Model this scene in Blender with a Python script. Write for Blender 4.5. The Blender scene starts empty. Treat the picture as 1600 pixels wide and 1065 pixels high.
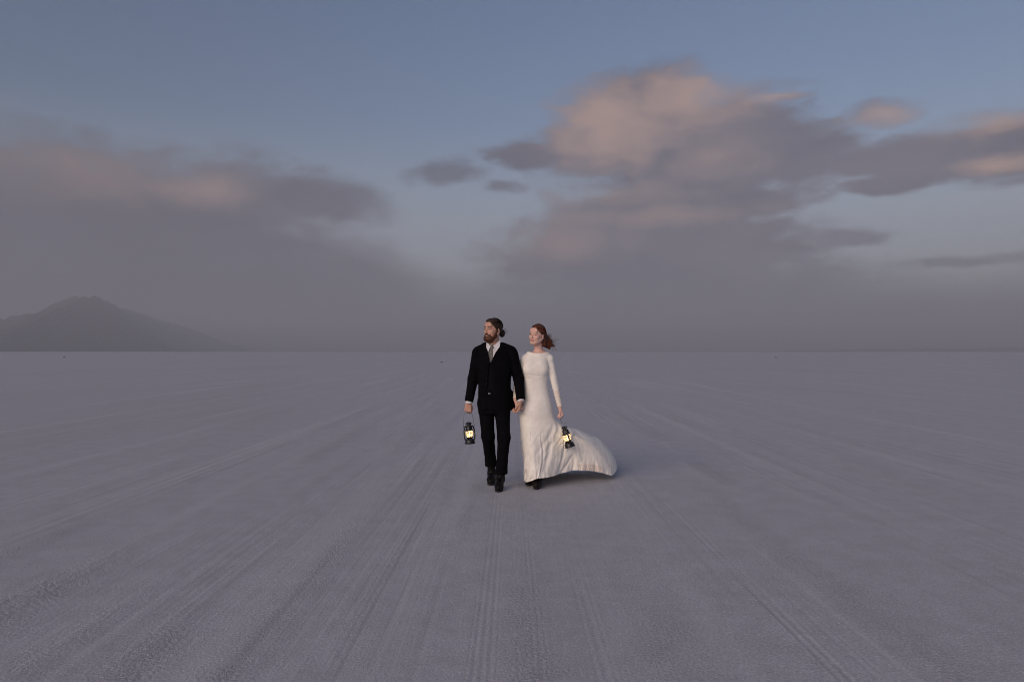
import bpy, math, random
import numpy as np
from mathutils import Vector, Matrix, Euler

R = math.radians
S = bpy.context.scene
COL = S.collection
rng = np.random.default_rng(7)
random.seed(7)

# ------------------------------------------------------------------ camera
F_PX = 24.0 / 36.0 * 1600.0          # focal length in photo pixels
CAM_H = 1.44
HORIZON = 549.0
cam_d = bpy.data.cameras.new('camera')
cam_d.lens = 24.0
cam_d.sensor_width = 36.0
cam_d.shift_y = (HORIZON - 532.5) / 1600.0
cam_d.clip_start = 0.05
cam_d.clip_end = 80000.0
cam = bpy.data.objects.new('camera', cam_d)
cam.location = (0, 0, CAM_H)
cam.rotation_euler = (R(90), 0, 0)
COL.objects.link(cam)
S.camera = cam

# ------------------------------------------------------------------ view
S.view_settings.view_transform = 'Standard'
S.view_settings.look = 'None'
S.view_settings.gamma = 1.0
EXPO = 1.05
S.view_settings.exposure = EXPO
S.view_settings.use_curve_mapping = False
S.cycles.max_bounces = 6
S.cycles.volume_bounces = 0
S.cycles.transparent_max_bounces = 16
S.cycles.use_denoising = True
S.cycles.filter_width = 1.0
S.cycles.sample_clamp_indirect = 4.0

# ------------------------------------------------------------------ sun (afterglow low behind the camera, to the left)
SUN_AZ = R(-148)        # compass direction of the glow, measured from +Y towards +X
SUN_EL = R(8)
sun_d = bpy.data.lights.new('sun', 'SUN')
sun_d.energy = 2.4
sun_d.angle = R(58)
sun_d.color = (1.0, 0.80, 0.66)
sun = bpy.data.objects.new('sun', sun_d)
sdir = Vector((math.sin(SUN_AZ) * math.cos(SUN_EL), math.cos(SUN_AZ) * math.cos(SUN_EL), math.sin(SUN_EL)))
sun.rotation_euler = (-sdir).to_track_quat('-Z', 'Y').to_euler()
sun.location = sdir * 50
COL.objects.link(sun)


# ------------------------------------------------------------------ node helper
class NT:
    """small helper that writes node maths as python expressions"""
    def __init__(self, tree):
        self.t = tree
        self.n = tree.nodes
        self.l = tree.links

    def node(self, kind, **kw):
        n = self.n.new(kind)
        for k, v in kw.items():
            setattr(n, k, v)
        return n

    def put(self, sock, v):
        if isinstance(v, bpy.types.NodeSocket):
            self.l.new(v, sock)
        elif v is not None:
            sock.default_value = v

    def m(self, op, a, b=None, c=None, clamp=False):
        n = self.node('ShaderNodeMath', operation=op, use_clamp=clamp)
        self.put(n.inputs[0], a)
        if b is not None:
            self.put(n.inputs[1], b)
        if c is not None:
            self.put(n.inputs[2], c)
        return n.outputs[0]

    def add(self, a, b): return self.m('ADD', a, b)
    def sub(self, a, b): return self.m('SUBTRACT', a, b)
    def mul(self, a, b): return self.m('MULTIPLY', a, b)
    def mad(self, a, b, c): return self.m('MULTIPLY_ADD', a, b, c)
    def mx(self, a, b): return self.m('MAXIMUM', a, b)
    def mn(self, a, b): return self.m('MINIMUM', a, b)

    def smooth(self, v, lo, hi, a=0.0, b=1.0):
        n = self.node('ShaderNodeMapRange', interpolation_type='SMOOTHSTEP')
        self.put(n.inputs['Value'], v)
        n.inputs['From Min'].default_value = lo
        n.inputs['From Max'].default_value = hi
        n.inputs['To Min'].default_value = a
        n.inputs['To Max'].default_value = b
        return n.outputs['Result']

    def vmul(self, v, s):
        n = self.node('ShaderNodeVectorMath', operation='MULTIPLY')
        self.put(n.inputs[0], v)
        n.inputs[1].default_value = s
        return n.outputs[0]

    def vadd(self, v, s):
        n = self.node('ShaderNodeVectorMath', operation='ADD')
        self.put(n.inputs[0], v)
        self.put(n.inputs[1], s)
        return n.outputs[0]

    def noise(self, vec, scale, detail=4.0, rough=0.55, dist=0.0, col=False):
        n = self.node('ShaderNodeTexNoise')
        self.put(n.inputs['Vector'], vec)
        n.inputs['Scale'].default_value = scale
        n.inputs['Detail'].default_value = detail
        n.inputs['Roughness'].default_value = rough
        n.inputs['Distortion'].default_value = dist
        return n.outputs['Color' if col else 'Fac']

    def voro(self, vec, scale, feature='F1', out='Distance', rnd=1.0):
        n = self.node('ShaderNodeTexVoronoi', feature=feature)
        self.put(n.inputs['Vector'], vec)
        n.inputs['Scale'].default_value = scale
        n.inputs['Randomness'].default_value = rnd
        return n.outputs[out]

    def mix(self, f, a, b, blend='MIX'):
        n = self.node('ShaderNodeMix', data_type='RGBA', blend_type=blend)
        self.put(n.inputs[0], f)
        for s, v in ((n.inputs[6], a), (n.inputs[7], b)):
            if isinstance(v, tuple) and len(v) == 3:
                v = (*v, 1.0)
            self.put(s, v)
        return n.outputs[2]

    def ramp(self, f, stops):
        n = self.node('ShaderNodeValToRGB')
        e = n.color_ramp.elements
        while len(e) < len(stops):
            e.new(0.5)
        for i, (p, c) in enumerate(stops):
            e[i].position = p
            e[i].color = (*c, 1.0)
        self.put(n.inputs[0], f)
        return n.outputs[0]


def lin(r, g, b):
    f = lambda c: c / 12.92 if c <= 0.04045 else ((c + 0.055) / 1.055) ** 2.4
    return tuple(f(c / 255.0) for c in (r, g, b))


def rad(r, g, b):
    """radiance that shows as this colour at the picture's exposure"""
    return tuple(c / 2 ** EXPO for c in lin(r, g, b))


def azel(px, py):
    """compass direction and elevation of a point of the sky"""
    x, z = (px - 800.0) / F_PX, (HORIZON - py) / F_PX
    return math.atan2(x, 1.0), math.atan2(z, math.hypot(x, 1.0))


# ------------------------------------------------------------------ sky: Nishita dusk air, dust bank, clouds
W = bpy.data.worlds.new('World')
S.world = W
W.use_nodes = True
W.cycles.sampling_method = 'MANUAL'
W.cycles.sample_map_resolution = 512
wt = NT(W.node_tree)
wt.n.clear()
tc = wt.node('ShaderNodeTexCoord')
DIR = tc.outputs['Generated']
sep = wt.node('ShaderNodeSeparateXYZ')
wt.l.new(DIR, sep.inputs[0])
dx, dy, dz = sep.outputs
AZ = wt.m('ARCTAN2', dx, dy)
EL = wt.m('ARCSINE', dz)

sky = wt.node('ShaderNodeTexSky', sky_type='NISHITA')
sky.sun_disc = False
sky.sun_elevation = R(1.5)
sky.sun_rotation = SUN_AZ
sky.altitude = 1300.0
sky.air_density = 1.0
sky.dust_density = 1.5
sky.ozone_density = 1.5
SKY_STR = 0.15
SKY_TINT = (1.0, 0.87, 1.02)
HAZE = 1.6e-4
skyc = wt.vmul(sky.outputs[0], (SKY_TINT[0] * SKY_STR, SKY_TINT[1] * SKY_STR, SKY_TINT[2] * SKY_STR))

skyc = wt.mix(wt.mul(wt.smooth(EL, R(19), R(7)), 0.75), skyc, rad(158, 164, 179))      # pale air low down

# wind-drawn noise, stretched along the horizon
dirs = wt.vmul(DIR, (1.0, 1.0, 1.9))
warp = wt.noise(dirs, 2.3, 2.0, 0.5, col=True)
warpv = wt.vadd(wt.vmul(warp, (0.35, 0.35, 0.35)), (-0.175, -0.175, -0.175))
dirw = wt.vadd(dirs, warpv)
n_big = wt.noise(dirw, 4.0, 4.0, 0.55)
n_mid = wt.noise(dirw, 11.0, 4.0, 0.6)
n_fine = wt.noise(wt.vmul(DIR, (1.0, 1.0, 2.3)), 22.0, 6.0, 0.66)
nz = wt.mad(n_mid, 0.55, wt.mad(n_fine, 0.55, wt.mul(n_big, 0.40)))
nz = wt.sub(nz, 0.75)


comb = wt.node('ShaderNodeCombineXYZ')
wt.put(comb.inputs[0], AZ)
wt.put(comb.inputs[1], EL)
AE0 = comb.outputs[0]
# edges of the lobes are torn by the same noise
tear = wt.vadd(wt.vmul(wt.noise(dirw, 7.0, 3.0, 0.6, col=True), (0.060, 0.030, 0.0)), (-0.030, -0.015, 0.0))
AE = wt.vadd(AE0, tear)


def blob(px, py, rx, ry):
    """distance from a soft lobe of cloud at a direction; radii in photo pixels"""
    a, e = azel(px, py)
    ra, re = rx / F_PX * math.cos(a) ** 2, ry / F_PX * math.cos(a)
    n = wt.node('ShaderNodeVectorMath', operation='MULTIPLY_ADD')
    wt.put(n.inputs[0], AE)
    n.inputs[1].default_value = (1 / ra, 1 / re, 0)
    n.inputs[2].default_value = (-a / ra, -e / re, 0)
    k = wt.node('ShaderNodeVectorMath', operation='LENGTH')
    wt.l.new(n.outputs[0], k.inputs[0])
    return k.outputs['Value']


def union(bs):
    r = bs[0]
    for b in bs[1:]:
        n = wt.node('ShaderNodeMath', operation='SMOOTH_MIN')
        wt.put(n.inputs[0], r)
        wt.put(n.inputs[1], b)
        n.inputs[2].default_value = 0.3
        r = n.outputs[0]
    return wt.sub(1.0, r)


# cloud banks of this evening
right = union([blob(1080, 240, 235, 105), blob(1000, 190, 150, 100), blob(925, 235, 110, 55), blob(1140, 220, 165, 75), blob(1250, 245, 105, 58), blob(1050, 280, 190, 55), blob(1130, 320, 150, 40),
               blob(830, 243, 90, 24), blob(1010, 345, 190, 80), blob(930, 405, 190, 70), blob(1120, 390, 190, 60), blob(1040, 450, 330, 70)])
far_right = union([blob(1470, 250, 170, 46), blob(1600, 225, 190, 66), blob(1400, 285, 110, 20), blob(1340, 255, 90, 26)])
left = union([blob(120, 285, 240, 90), blob(320, 320, 250, 95), blob(480, 315, 140, 52), blob(380, 400, 220, 90), blob(-60, 330, 230, 130), blob(150, 350, 260, 80), blob(300, 400, 340, 110), blob(490, 440, 190, 75), blob(60, 450, 320, 130)])
puffs = union([blob(700, 270, 95, 30), blob(785, 292, 50, 16), blob(1330, 372, 100, 18), blob(1520, 410, 150, 16), blob(1375, 180, 85, 26), blob(1220, 155, 75, 12), blob(1290, 200, 60, 16)])
# the same kind of cloud over the rest of the dome, none in the blue gap straight ahead
rest_n = wt.noise(wt.vadd(dirw, (3.1, 1.7, 0.4)), 2.1, 3.0, 0.55)
away = wt.smooth(wt.m('ABSOLUTE', AZ), R(42), R(60))
high = wt.smooth(EL, R(27), R(42))
rest = wt.mad(rest_n, 3.2, -1.85)
rest = wt.mad(wt.sub(wt.mx(away, high), 1.0), 3.0, rest)

body_r = wt.mad(nz, 1.5, wt.mx(right, far_right))
a_r = wt.smooth(body_r, -0.10, 0.50)
a_l = wt.smooth(wt.mad(nz, 1.25, left), -0.16, 0.60)
a_p = wt.mul(wt.smooth(wt.mad(nz, 2.2, puffs), -0.05, 0.75), 0.8)
a_o = wt.mul(wt.smooth(rest, 0.0, 0.6), 0.85)
cover = wt.mx(wt.mx(a_r, a_l), wt.mx(a_p, a_o))

# last warm light on the upper, outer sides of the clouds
warm = union([blob(955, 195, 150, 100), blob(1070, 155, 170, 66),
              blob(1390, 180, 90, 28), blob(1570, 255, 90, 22), blob(1570, 190, 150, 28), blob(1215, 153, 80, 14)])
warm_s = union([blob(1110, 245, 110, 45), blob(960, 300, 150, 26), blob(1000, 338, 200, 22), blob(880, 385, 130, 40)])
warm_l = union([blob(120, 275, 180, 60), blob(300, 295, 120, 34)])
w1 = wt.smooth(wt.mad(nz, 1.7, warm), -0.1, 1.1)
w2 = wt.mul(wt.smooth(wt.mad(nz, 1.5, warm_l), -0.25, 1.1), 0.6)
w3 = wt.mul(wt.smooth(n_mid, 0.45, 0.7), 0.25)
w4 = wt.mul(wt.smooth(wt.mad(nz, 2.0, warm_s), -0.2, 1.2), 0.5)
wv = wt.mx(wt.mx(wt.mx(w1, w4), w2), wt.mul(w3, a_o))

shade_n = wt.smooth(n_big, 0.35, 0.68)
side = wt.smooth(AZ, R(-34), R(-2))
grey = wt.mix(shade_n, rad(99, 98, 112), rad(119, 115, 127))
grey = wt.mix(wt.mul(wt.sub(1.0, side), wt.smooth(EL, R(16), R(6))), grey, rad(93, 91, 103))
cloud = wt.mix(wv, grey, rad(176, 150, 142))
col1 = wt.mix(wt.mul(cover, 0.94), skyc, cloud)

# wind-blown dust lying on the horizon, thicker to the left
dn = wt.noise(dirw, 3.0, 2.0, 0.5)
dtop = wt.mad(dn, 0.20, wt.mad(side, -0.055, wt.mad(wt.smooth(AZ, R(8), R(30)), -0.035, 0.105)))
dlow = wt.m('DIVIDE', EL, dtop)
dust = wt.smooth(dlow, 1.12, 0.35)
dustc = wt.mix(side, rad(87, 86, 99), rad(104, 106, 120))
dustc = wt.mix(wt.smooth(dlow, 0.1, 1.0), dustc, rad(111, 114, 129))
dustc = wt.mix(wt.mul(wt.sub(1.0, side), wt.smooth(dlow, 0.1, 1.0)), dustc, rad(100, 98, 110))
veil = wt.noise(wt.vmul(DIR, (1.0, 1.0, 0.55)), 5.0, 3.0, 0.55)
dustc = wt.mix(wt.mul(wt.smooth(veil, 0.45, 0.68), 0.30), dustc, rad(122, 124, 138))
col2 = wt.mix(wt.mul(dust, 0.95), col1, dustc)

bg = wt.node('ShaderNodeBackground')
wt.l.new(col2, bg.inputs[0])
bg.inputs[1].default_value = 1.0
wo = wt.node('ShaderNodeOutputWorld')
wt.l.new(bg.outputs[0], wo.inputs[0])

# ------------------------------------------------------------------ generic helpers
def material(name):
    m = bpy.data.materials.new(name)
    m.use_nodes = True
    t = NT(m.node_tree)
    t.n.clear()
    out = t.node('ShaderNodeOutputMaterial')
    b = t.node('ShaderNodeBsdfPrincipled')
    t.l.new(b.outputs[0], out.inputs[0])
    t.bsdf = b
    t.out = out
    tcn = t.node('ShaderNodeTexCoord')
    t.obj = tcn.outputs['Object']
    return m, t


def bump(t, h, dist, strength=1.0):
    n = t.node('ShaderNodeBump')
    n.inputs['Distance'].default_value = dist
    n.inputs['Strength'].default_value = strength
    t.l.new(h, n.inputs['Height'])
    t.l.new(n.outputs[0], t.bsdf.inputs['Normal'])


def mesh_obj(name, verts, faces, mat=None, parent=None, smooth=True, matrix=None):
    me = bpy.data.meshes.new(name)
    v = np.asarray(verts, dtype=np.float64)
    if isinstance(faces, np.ndarray):
        n = faces.shape[1]
        me.vertices.add(len(v))
        me.vertices.foreach_set('co', v.ravel())
        me.loops.add(faces.size)
        me.loops.foreach_set('vertex_index', faces.ravel().astype(np.int32))
        me.polygons.add(len(faces))
        me.polygons.foreach_set('loop_start', np.arange(0, faces.size, n, dtype=np.int32))
        me.update(calc_edges=True)
        me.validate()
    else:
        me.from_pydata(v.tolist(), [], faces)
    if smooth:
        me.polygons.foreach_set('use_smooth', np.ones(len(me.polygons), dtype=bool))
    me.update()
    o = bpy.data.objects.new(name, me)
    COL.objects.link(o)
    if mat:
        me.materials.append(mat)
    if parent:
        o.parent = parent
    return o


def tag(o, label=None, cat=None, group=None, kind=None):
    for k, v in (('label', label), ('category', cat), ('group', group), ('kind', kind)):
        if v:
            o[k] = v
    return o


def empty(name, loc):
    o = bpy.data.objects.new(name, None)
    o.location = loc
    o.empty_display_size = 0.2
    COL.objects.link(o)
    return o


def hash2(ix, iy, seed):
    h = (ix.astype(np.int64) * 374761393 + iy.astype(np.int64) * 668265263 + seed * 1442695041) & 0xFFFFFFFF
    h = ((h ^ (h >> 13)) * 1274126177) & 0xFFFFFFFF
    h = h ^ (h >> 16)
    return (h & 0xFFFF) / 65535.0


def vnoise(x, y, seed=0):
    ix, iy = np.floor(x), np.floor(y)
    fx, fy = x - ix, y - iy
    fx, fy = fx * fx * (3 - 2 * fx), fy * fy * (3 - 2 * fy)
    a, b = hash2(ix, iy, seed), hash2(ix + 1, iy, seed)
    c, d = hash2(ix, iy + 1, seed), hash2(ix + 1, iy + 1, seed)
    return (a * (1 - fx) + b * fx) * (1 - fy) + (c * (1 - fx) + d * fx) * fy


def fbm(x, y, octv=4, seed=0):
    r, amp, tot = 0, 1.0, 0
    for i in range(octv):
        r = r + amp * vnoise(x * 2 ** i, y * 2 ** i, seed + i * 17)
        tot += amp
        amp *= 0.5
    return r / tot


def sstep(v, a, b):
    t = np.clip((v - a) / (b - a), 0, 1)
    return t * t * (3 - 2 * t)


# ------------------------------------------------------------------ the salt flat, one sheet out to the horizon
GR = 20000.0
# crumbled bands (old wheel runs): x, half width, roughness in metres
BANDS = [(-6.3, .20, .006), (-5.1, .25, .006), (-4.35, .12, .006), (-3.6, .12, .010), (-2.78, .22, .013), (-2.2, .10, .007), (-1.72, .16, .012),
         (-1.28, .12, .008), (-0.80, .10, .005), (-0.40, .11, .010), (0.09, .15, .010), (0.36, .10, .005), (0.74, .22, .008), (1.95, .16, .008),
         (2.42, .22, .012), (2.95, .08, .006), (3.42, .10, .010), (4.3, .16, .008), (5.4, .2, .008), (6.4, .2, .007)]
# wheel prints: x, half width, ribs, depth, from y, to y
PRINTS = [(-0.14, .075, 4, .0032, 1.0, 9.5), (1.47, .07, 3, .0045, 2.0, 5.9), (1.64, .03, 1, .003, 2.6, 5.0), (2.02, .09, 4, .0035, 2.4, 5.5),
          (0.42, .05, 2, .0025, 1.5, 5.2), (0.58, .03, 1, .0025, 1.5, 5.0), (-2.86, .10, 3, .004, 2.0, 6.0), (0.10, .06, 3, .003, 6.0, 7.2)]


_g = np.random.default_rng(19)
for _ in range(46):       # many faint old tracks
    PRINTS.append((float(_g.uniform(-7, 7)), float(_g.uniform(.012, .07)), int(_g.integers(1, 4)), float(_g.uniform(.0008, .0022)), float(_g.uniform(0, 7)), float(_g.uniform(9, 40))))


def ground_h(x, y, mask=False):
    r = np.hypot(x, y)
    near = 1.0 - sstep(r, 14, 60)
    xw = x + 0.10 * (fbm(x * .25, y * .22, 2, 3) - .5) + 0.05 * (fbm(x * .9, y * .8, 2, 9) - .5)
    clod = fbm(x * 70, y * 60, 3, 21)
    clod = np.abs(clod - .5) * 2
    clod2 = fbm(x * 120, y * 100, 2, 5)
    h = 0.010 * (fbm(x * .6, y * .35, 3, 31) - .5)
    h = h + 0.0022 * (fbm(x * 20, y * 18, 3, 77) - .5)
    crumbs = np.zeros_like(x)
    for i, (bx, bw, ba) in enumerate(BANDS):
        k = np.abs(x - bx) < bw * 2.6 + .1
        xs_, ys_ = x[k], y[k]
        g = np.exp(-((xw[k] - bx) / bw) ** 2)
        pat = sstep(fbm(xs_ * 1.1 + i * 7.3, ys_ * .55 + i * 3.1, 3, 40 + i), .34, .66)
        h[k] += g * pat * ba * .27 * ((1 - clod[k]) * 1.5 + clod2[k] * .8 - 1.2)
        crumbs[k] = np.maximum(crumbs[k], g * pat * min(1, ba / .012))
    for i, (px, pw, nr, pd, y0, y1) in enumerate(PRINTS):
        k = (np.abs(x - px) < pw * 1.3 + .01) & (y > y0) & (y < y1)
        xs_, ys_ = x[k], y[k]
        u = (xs_ + 0.012 * (fbm(xs_ * 0, ys_ * .6, 2, 60 + i) - .5) - px) / pw
        win = sstep(1 - np.abs(u), 0, .14) * sstep(ys_, y0, y0 + .5) * (1 - sstep(ys_, y1 - 1.2, y1))
        win = win * sstep(fbm(xs_ * 1.5, ys_ * .9 + i * 5, 2, 90 + i), .22, .48)
        rib = .5 - .5 * np.cos((u * .5 + .5) * nr * 2 * np.pi)
        lug = (.45 + .9 * clod2[k]) * (.75 + .25 * np.cos(ys_ * 2 * np.pi / .045 + np.sign(np.sin(u * 9)) * 1.2))
        h[k] += win * pd * (rib * lug - .6)
    return (h * near, crumbs) if mask else h * near


def build_ground():
    rr = [0.0, .5, .9]
    r = 1.3
    while r < GR:
        rr.append(r)
        px = r * r / (CAM_H * 683.0)
        r += min(max(px * 1.05, 0.006), r * 0.13 + 0.004) if r < 70 else r * 0.16
    rr.append(GR)
    rr = np.array(rr)
    fine = np.linspace(-R(49), R(49), 1050)
    coarse = np.linspace(R(49), R(360 - 49), 90)[1:-1]
    th = np.concatenate([fine, coarse])
    A, B = np.meshgrid(th, rr[1:])
    X, Y = B * np.sin(A), B * np.cos(A)
    Z, CR = ground_h(X, Y, True)
    n, k = X.shape
    v = np.concatenate([[[0, 0, 0]], np.stack([X.ravel(), Y.ravel(), Z.ravel()], 1)])
    i, j = np.meshgrid(np.arange(n - 1), np.arange(k), indexing='ij')
    j2 = (j + 1) % k
    q = np.stack([1 + i * k + j, 1 + (i + 1) * k + j, 1 + (i + 1) * k + j2, 1 + i * k + j2], -1).reshape(-1, 4)
    q = q[:, ::-1]
    o = mesh_obj('salt_flat', v, q)
    at = o.data.attributes.new('crumb', 'FLOAT', 'POINT')
    at.data.foreach_set('value', np.concatenate([[0], CR.ravel()]).astype(np.float32))
    return o


m_salt, t = material('salt_crust')
P = t.obj
grain = t.noise(P, 75.0, 4.0, 0.75)
crumb = t.noise(P, 55.0, 4.0, 0.75)
lines = t.noise(t.vmul(P, (15.0, 0.16, 1.0)), 1.0, 4.0, 0.65)
where = t.smooth(t.noise(t.vmul(P, (0.9, 0.10, 1.0)), 1.0, 3.0, 0.6), .42, .60)
ca = t.node('ShaderNodeAttribute', attribute_name='crumb')
cr = ca.outputs['Fac']
mid = t.noise(P, 4.0, 6.0, 0.7)
wide = t.noise(t.vmul(P, (0.10, 0.028, 1.0)), 1.0, 5.0, 0.6)
streak = t.noise(t.vmul(P, (1.6, 0.05, 1.0)), 1.0, 5.0, 0.6)
c = t.mix(t.smooth(mid, .32, .70), (0.440, 0.428, 0.458), (0.502, 0.498, 0.539))
c = t.mix(t.mul(t.smooth(wide, .50, .75), .40), c, (0.381, 0.354, 0.339))      # dusty, browner crust
c = t.mix(t.mul(t.smooth(streak, .52, .68), .42), c, (0.606, 0.599, 0.627))     # cleaner salt in long streaks
c = t.mix(t.mul(t.smooth(grain, .52, .66), .75), c, (0.705, 0.700, 0.729))
c = t.mix(t.mul(t.smooth(grain, .47, .33), .75), c, (0.282, 0.267, 0.270))
c = t.mix(t.mul(t.mul(where, t.smooth(lines, .53, .66)), .40), c, (0.62, 0.61, 0.64))
c = t.mix(t.mul(t.mul(where, t.smooth(lines, .47, .34)), .40), c, (0.31, 0.295, 0.30))
c = t.mix(t.mul(t.mul(cr, t.smooth(crumb, .50, .66)), .65), c, (0.66, 0.645, 0.655))
c = t.mix(t.mul(t.mul(cr, t.smooth(crumb, .48, .34)), .5), c, (0.30, 0.275, 0.27))
t.put(t.bsdf.inputs['Base Color'], c)
t.bsdf.inputs['Roughness'].default_value = 0.68
t.bsdf.inputs['Specular IOR Level'].default_value = 0.40
bump(t, t.add(t.add(t.mul(grain, .55), t.mul(t.mul(lines, where), .7)), t.mul(t.mul(crumb, cr), 2.2)), 0.010, 0.8)
salt = build_ground()
salt.data.materials.append(m_salt)
tag(salt, 'grey salt flat with faint wheel tracks and crumbled salt, reaching the horizon', kind='structure')


# ------------------------------------------------------------------ far mountains
m_rock, t = material('mountain_rock')
P = t.obj
c = t.mix(t.noise(P, 0.004, 6.0, .6), (0.045, 0.046, 0.056), (0.085, 0.085, 0.09))
t.put(t.bsdf.inputs['Base Color'], c)
t.bsdf.inputs['Roughness'].default_value = 1.0
t.bsdf.inputs['Specular IOR Level'].default_value = 0.0


def ridge(name, pts, rough, seed, label):
    """pts: (photo x, photo y of the crest, distance)"""
    pts = np.array(pts, float)
    s = np.linspace(0, 1, 260)
    k = np.linspace(0, 1, len(pts))
    px, py, dd = (np.interp(s, k, pts[:, i]) for i in range(3))
    X, H = (px - 800) / F_PX * dd, (HORIZON - py) / F_PX * dd
    tt = np.linspace(-1, 1, 71)
    T, Sx = np.meshgrid(tt, s)
    Hh = np.repeat(H[:, None], len(tt), 1)
    Hh = Hh * (1 + rough * .30 * (fbm(Sx * 38, T * 1.5, 4, seed + 3) - .5))
    Xg = np.repeat(X[:, None], len(tt), 1)
    Yg = np.repeat(dd[:, None], len(tt), 1)
    Wd = 260 + 2.3 * Hh
    gx = Xg + 90 * (fbm(Sx * 24, T * 3, 3, seed) - .5)
    gy = Yg + T * Wd
    prof = np.clip(1 - np.abs(T), 0, 1) ** 1.12
    gull = 1 - np.abs(fbm(Sx * 46 + T * .6, T * 2.2, 4, seed + 5) - .5) * 2
    fine = fbm(Sx * 120, T * 9, 3, seed + 8)
    Z = Hh * (prof * (1 - rough * (1 - prof) * 1.6 * (1 - gull)) + rough * .10 * (fine - .5) * (.4 + prof)) - 2.0
    edge = sstep(Sx, 0, .03) * (1 - sstep(Sx, .97, 1))
    Z = Z * edge - 3 * (1 - edge)
    n, kk = Z.shape
    v = np.stack([gx.ravel(), gy.ravel(), Z.ravel()], 1)
    i, j = np.meshgrid(np.arange(n - 1), np.arange(kk - 1), indexing='ij')
    q = np.stack([i * kk + j, (i + 1) * kk + j, (i + 1) * kk + j + 1, i * kk + j + 1], -1).reshape(-1, 4)
    o = mesh_obj(name, v, q, m_rock)
    tag(o, label, kind='structure')
    return o


ridge('mountain', [(-420, 520, 8600), (-260, 512, 8600), (-120, 505, 8600), (-40, 500, 8600), (0, 497, 8600), (30, 494, 8600), (60, 487, 8600),
                   (85, 476, 8600), (105, 467, 8600), (130, 461, 8600), (148, 465, 8800), (170, 471, 9300), (185, 479, 10200), (212, 488, 12800),
                   (245, 497, 15500), (285, 509, 17300), (325, 524, 18200), (360, 537, 18600), (400, 546, 18800)], .55, 11,
      'dark hazy mountain rising above the left horizon')
ridge('hills', [(1180, 549, 17000), (1290, 546, 16500), (1370, 544.5, 16000), (1450, 543, 15600), (1530, 543.5, 15200), (1600, 541.5, 15000), (1690, 541, 15000),
                (1800, 540, 15000), (1950, 545, 15000)], .5, 23, 'low faint line of hills along the right horizon')

# ------------------------------------------------------------------ the dusty air
hz = GR + 400
bx = [(-hz, -hz, -1.2), (hz, -hz, -1.2), (hz, hz, -1.2), (-hz, hz, -1.2), (-hz, -hz, 800), (hz, -hz, 800), (hz, hz, 800), (-hz, hz, 800)]
haze = mesh_obj('haze', bx, [(0, 3, 2, 1), (4, 5, 6, 7), (0, 1, 5, 4), (1, 2, 6, 5), (2, 3, 7, 6), (3, 0, 4, 7)], smooth=False)
m_hz = bpy.data.materials.new('haze_air')
m_hz.use_nodes = True
ht = NT(m_hz.node_tree)
ht.n.clear()
pv = ht.node('ShaderNodeVolumePrincipled')
pv.inputs['Color'].default_value = (0.73, 0.77, 0.87, 1)
pv.inputs['Density'].default_value = HAZE
pv.inputs['Anisotropy'].default_value = 0.0
ho = ht.node('ShaderNodeOutputMaterial')
ht.l.new(pv.outputs[0], ho.inputs['Volume'])
haze.data.materials.append(m_hz)
tag(haze, 'thin grey dust haze over the whole salt flat', kind='stuff')

# ------------------------------------------------------------------ sculpting: blended volumes turned into one continuous surface
def v3(*a):
    return np.array(a, float)


def unit(a):
    a = np.asarray(a, float)
    return a / np.linalg.norm(a)


def U(zx, zy, y):
    """a point of the couple: measured on the photograph (3.55 x enlargement from 700, 480), at distance y"""
    px, py = 700 + zx / 3.55, 480 + zy / 3.55
    return v3((px - 800) / F_PX * y, y, CAM_H - (py - HORIZON) / F_PX * y)


class Cap:
    """tapered limb from a to b"""
    def __init__(self, a, b, ra, rb, k=0.02):
        self.a, self.b, self.ra, self.rb, self.k = np.asarray(a, float), np.asarray(b, float), ra, rb, k
        r = max(ra, rb)
        self.lo, self.hi = np.minimum(self.a, self.b) - r, np.maximum(self.a, self.b) + r

    def __call__(self, x, y, z):
        d = self.b - self.a
        L = max(d @ d, 1e-12)
        h = np.clip(((x - self.a[0]) * d[0] + (y - self.a[1]) * d[1] + (z - self.a[2]) * d[2]) / L, 0, 1)
        q = np.sqrt((x - self.a[0] - h * d[0]) ** 2 + (y - self.a[1] - h * d[1]) ** 2 + (z - self.a[2] - h * d[2]) ** 2)
        return q - (self.ra + (self.rb - self.ra) * h)


class Ell:
    """ellipsoid; M columns are its axes"""
    def __init__(self, c, r, M=None, k=0.02):
        self.c, self.r, self.k = np.asarray(c, float), np.asarray(r, float), k
        self.M = np.eye(3) if M is None else np.asarray(M, float)
        e = np.sqrt(((self.M * self.r) ** 2).sum(1))
        self.lo, self.hi = self.c - e, self.c + e

    def __call__(self, x, y, z):
        dx_, dy_, dz_ = x - self.c[0], y - self.c[1], z - self.c[2]
        M = self.M
        u = [(dx_ * M[0, i] + dy_ * M[1, i] + dz_ * M[2, i]) for i in range(3)]
        k0 = np.sqrt(sum((u[i] / self.r[i]) ** 2 for i in range(3)))
        k1 = np.sqrt(sum((u[i] / self.r[i] ** 2) ** 2 for i in range(3))) + 1e-9
        return k0 * (k0 - 1.0) / k1


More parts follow.
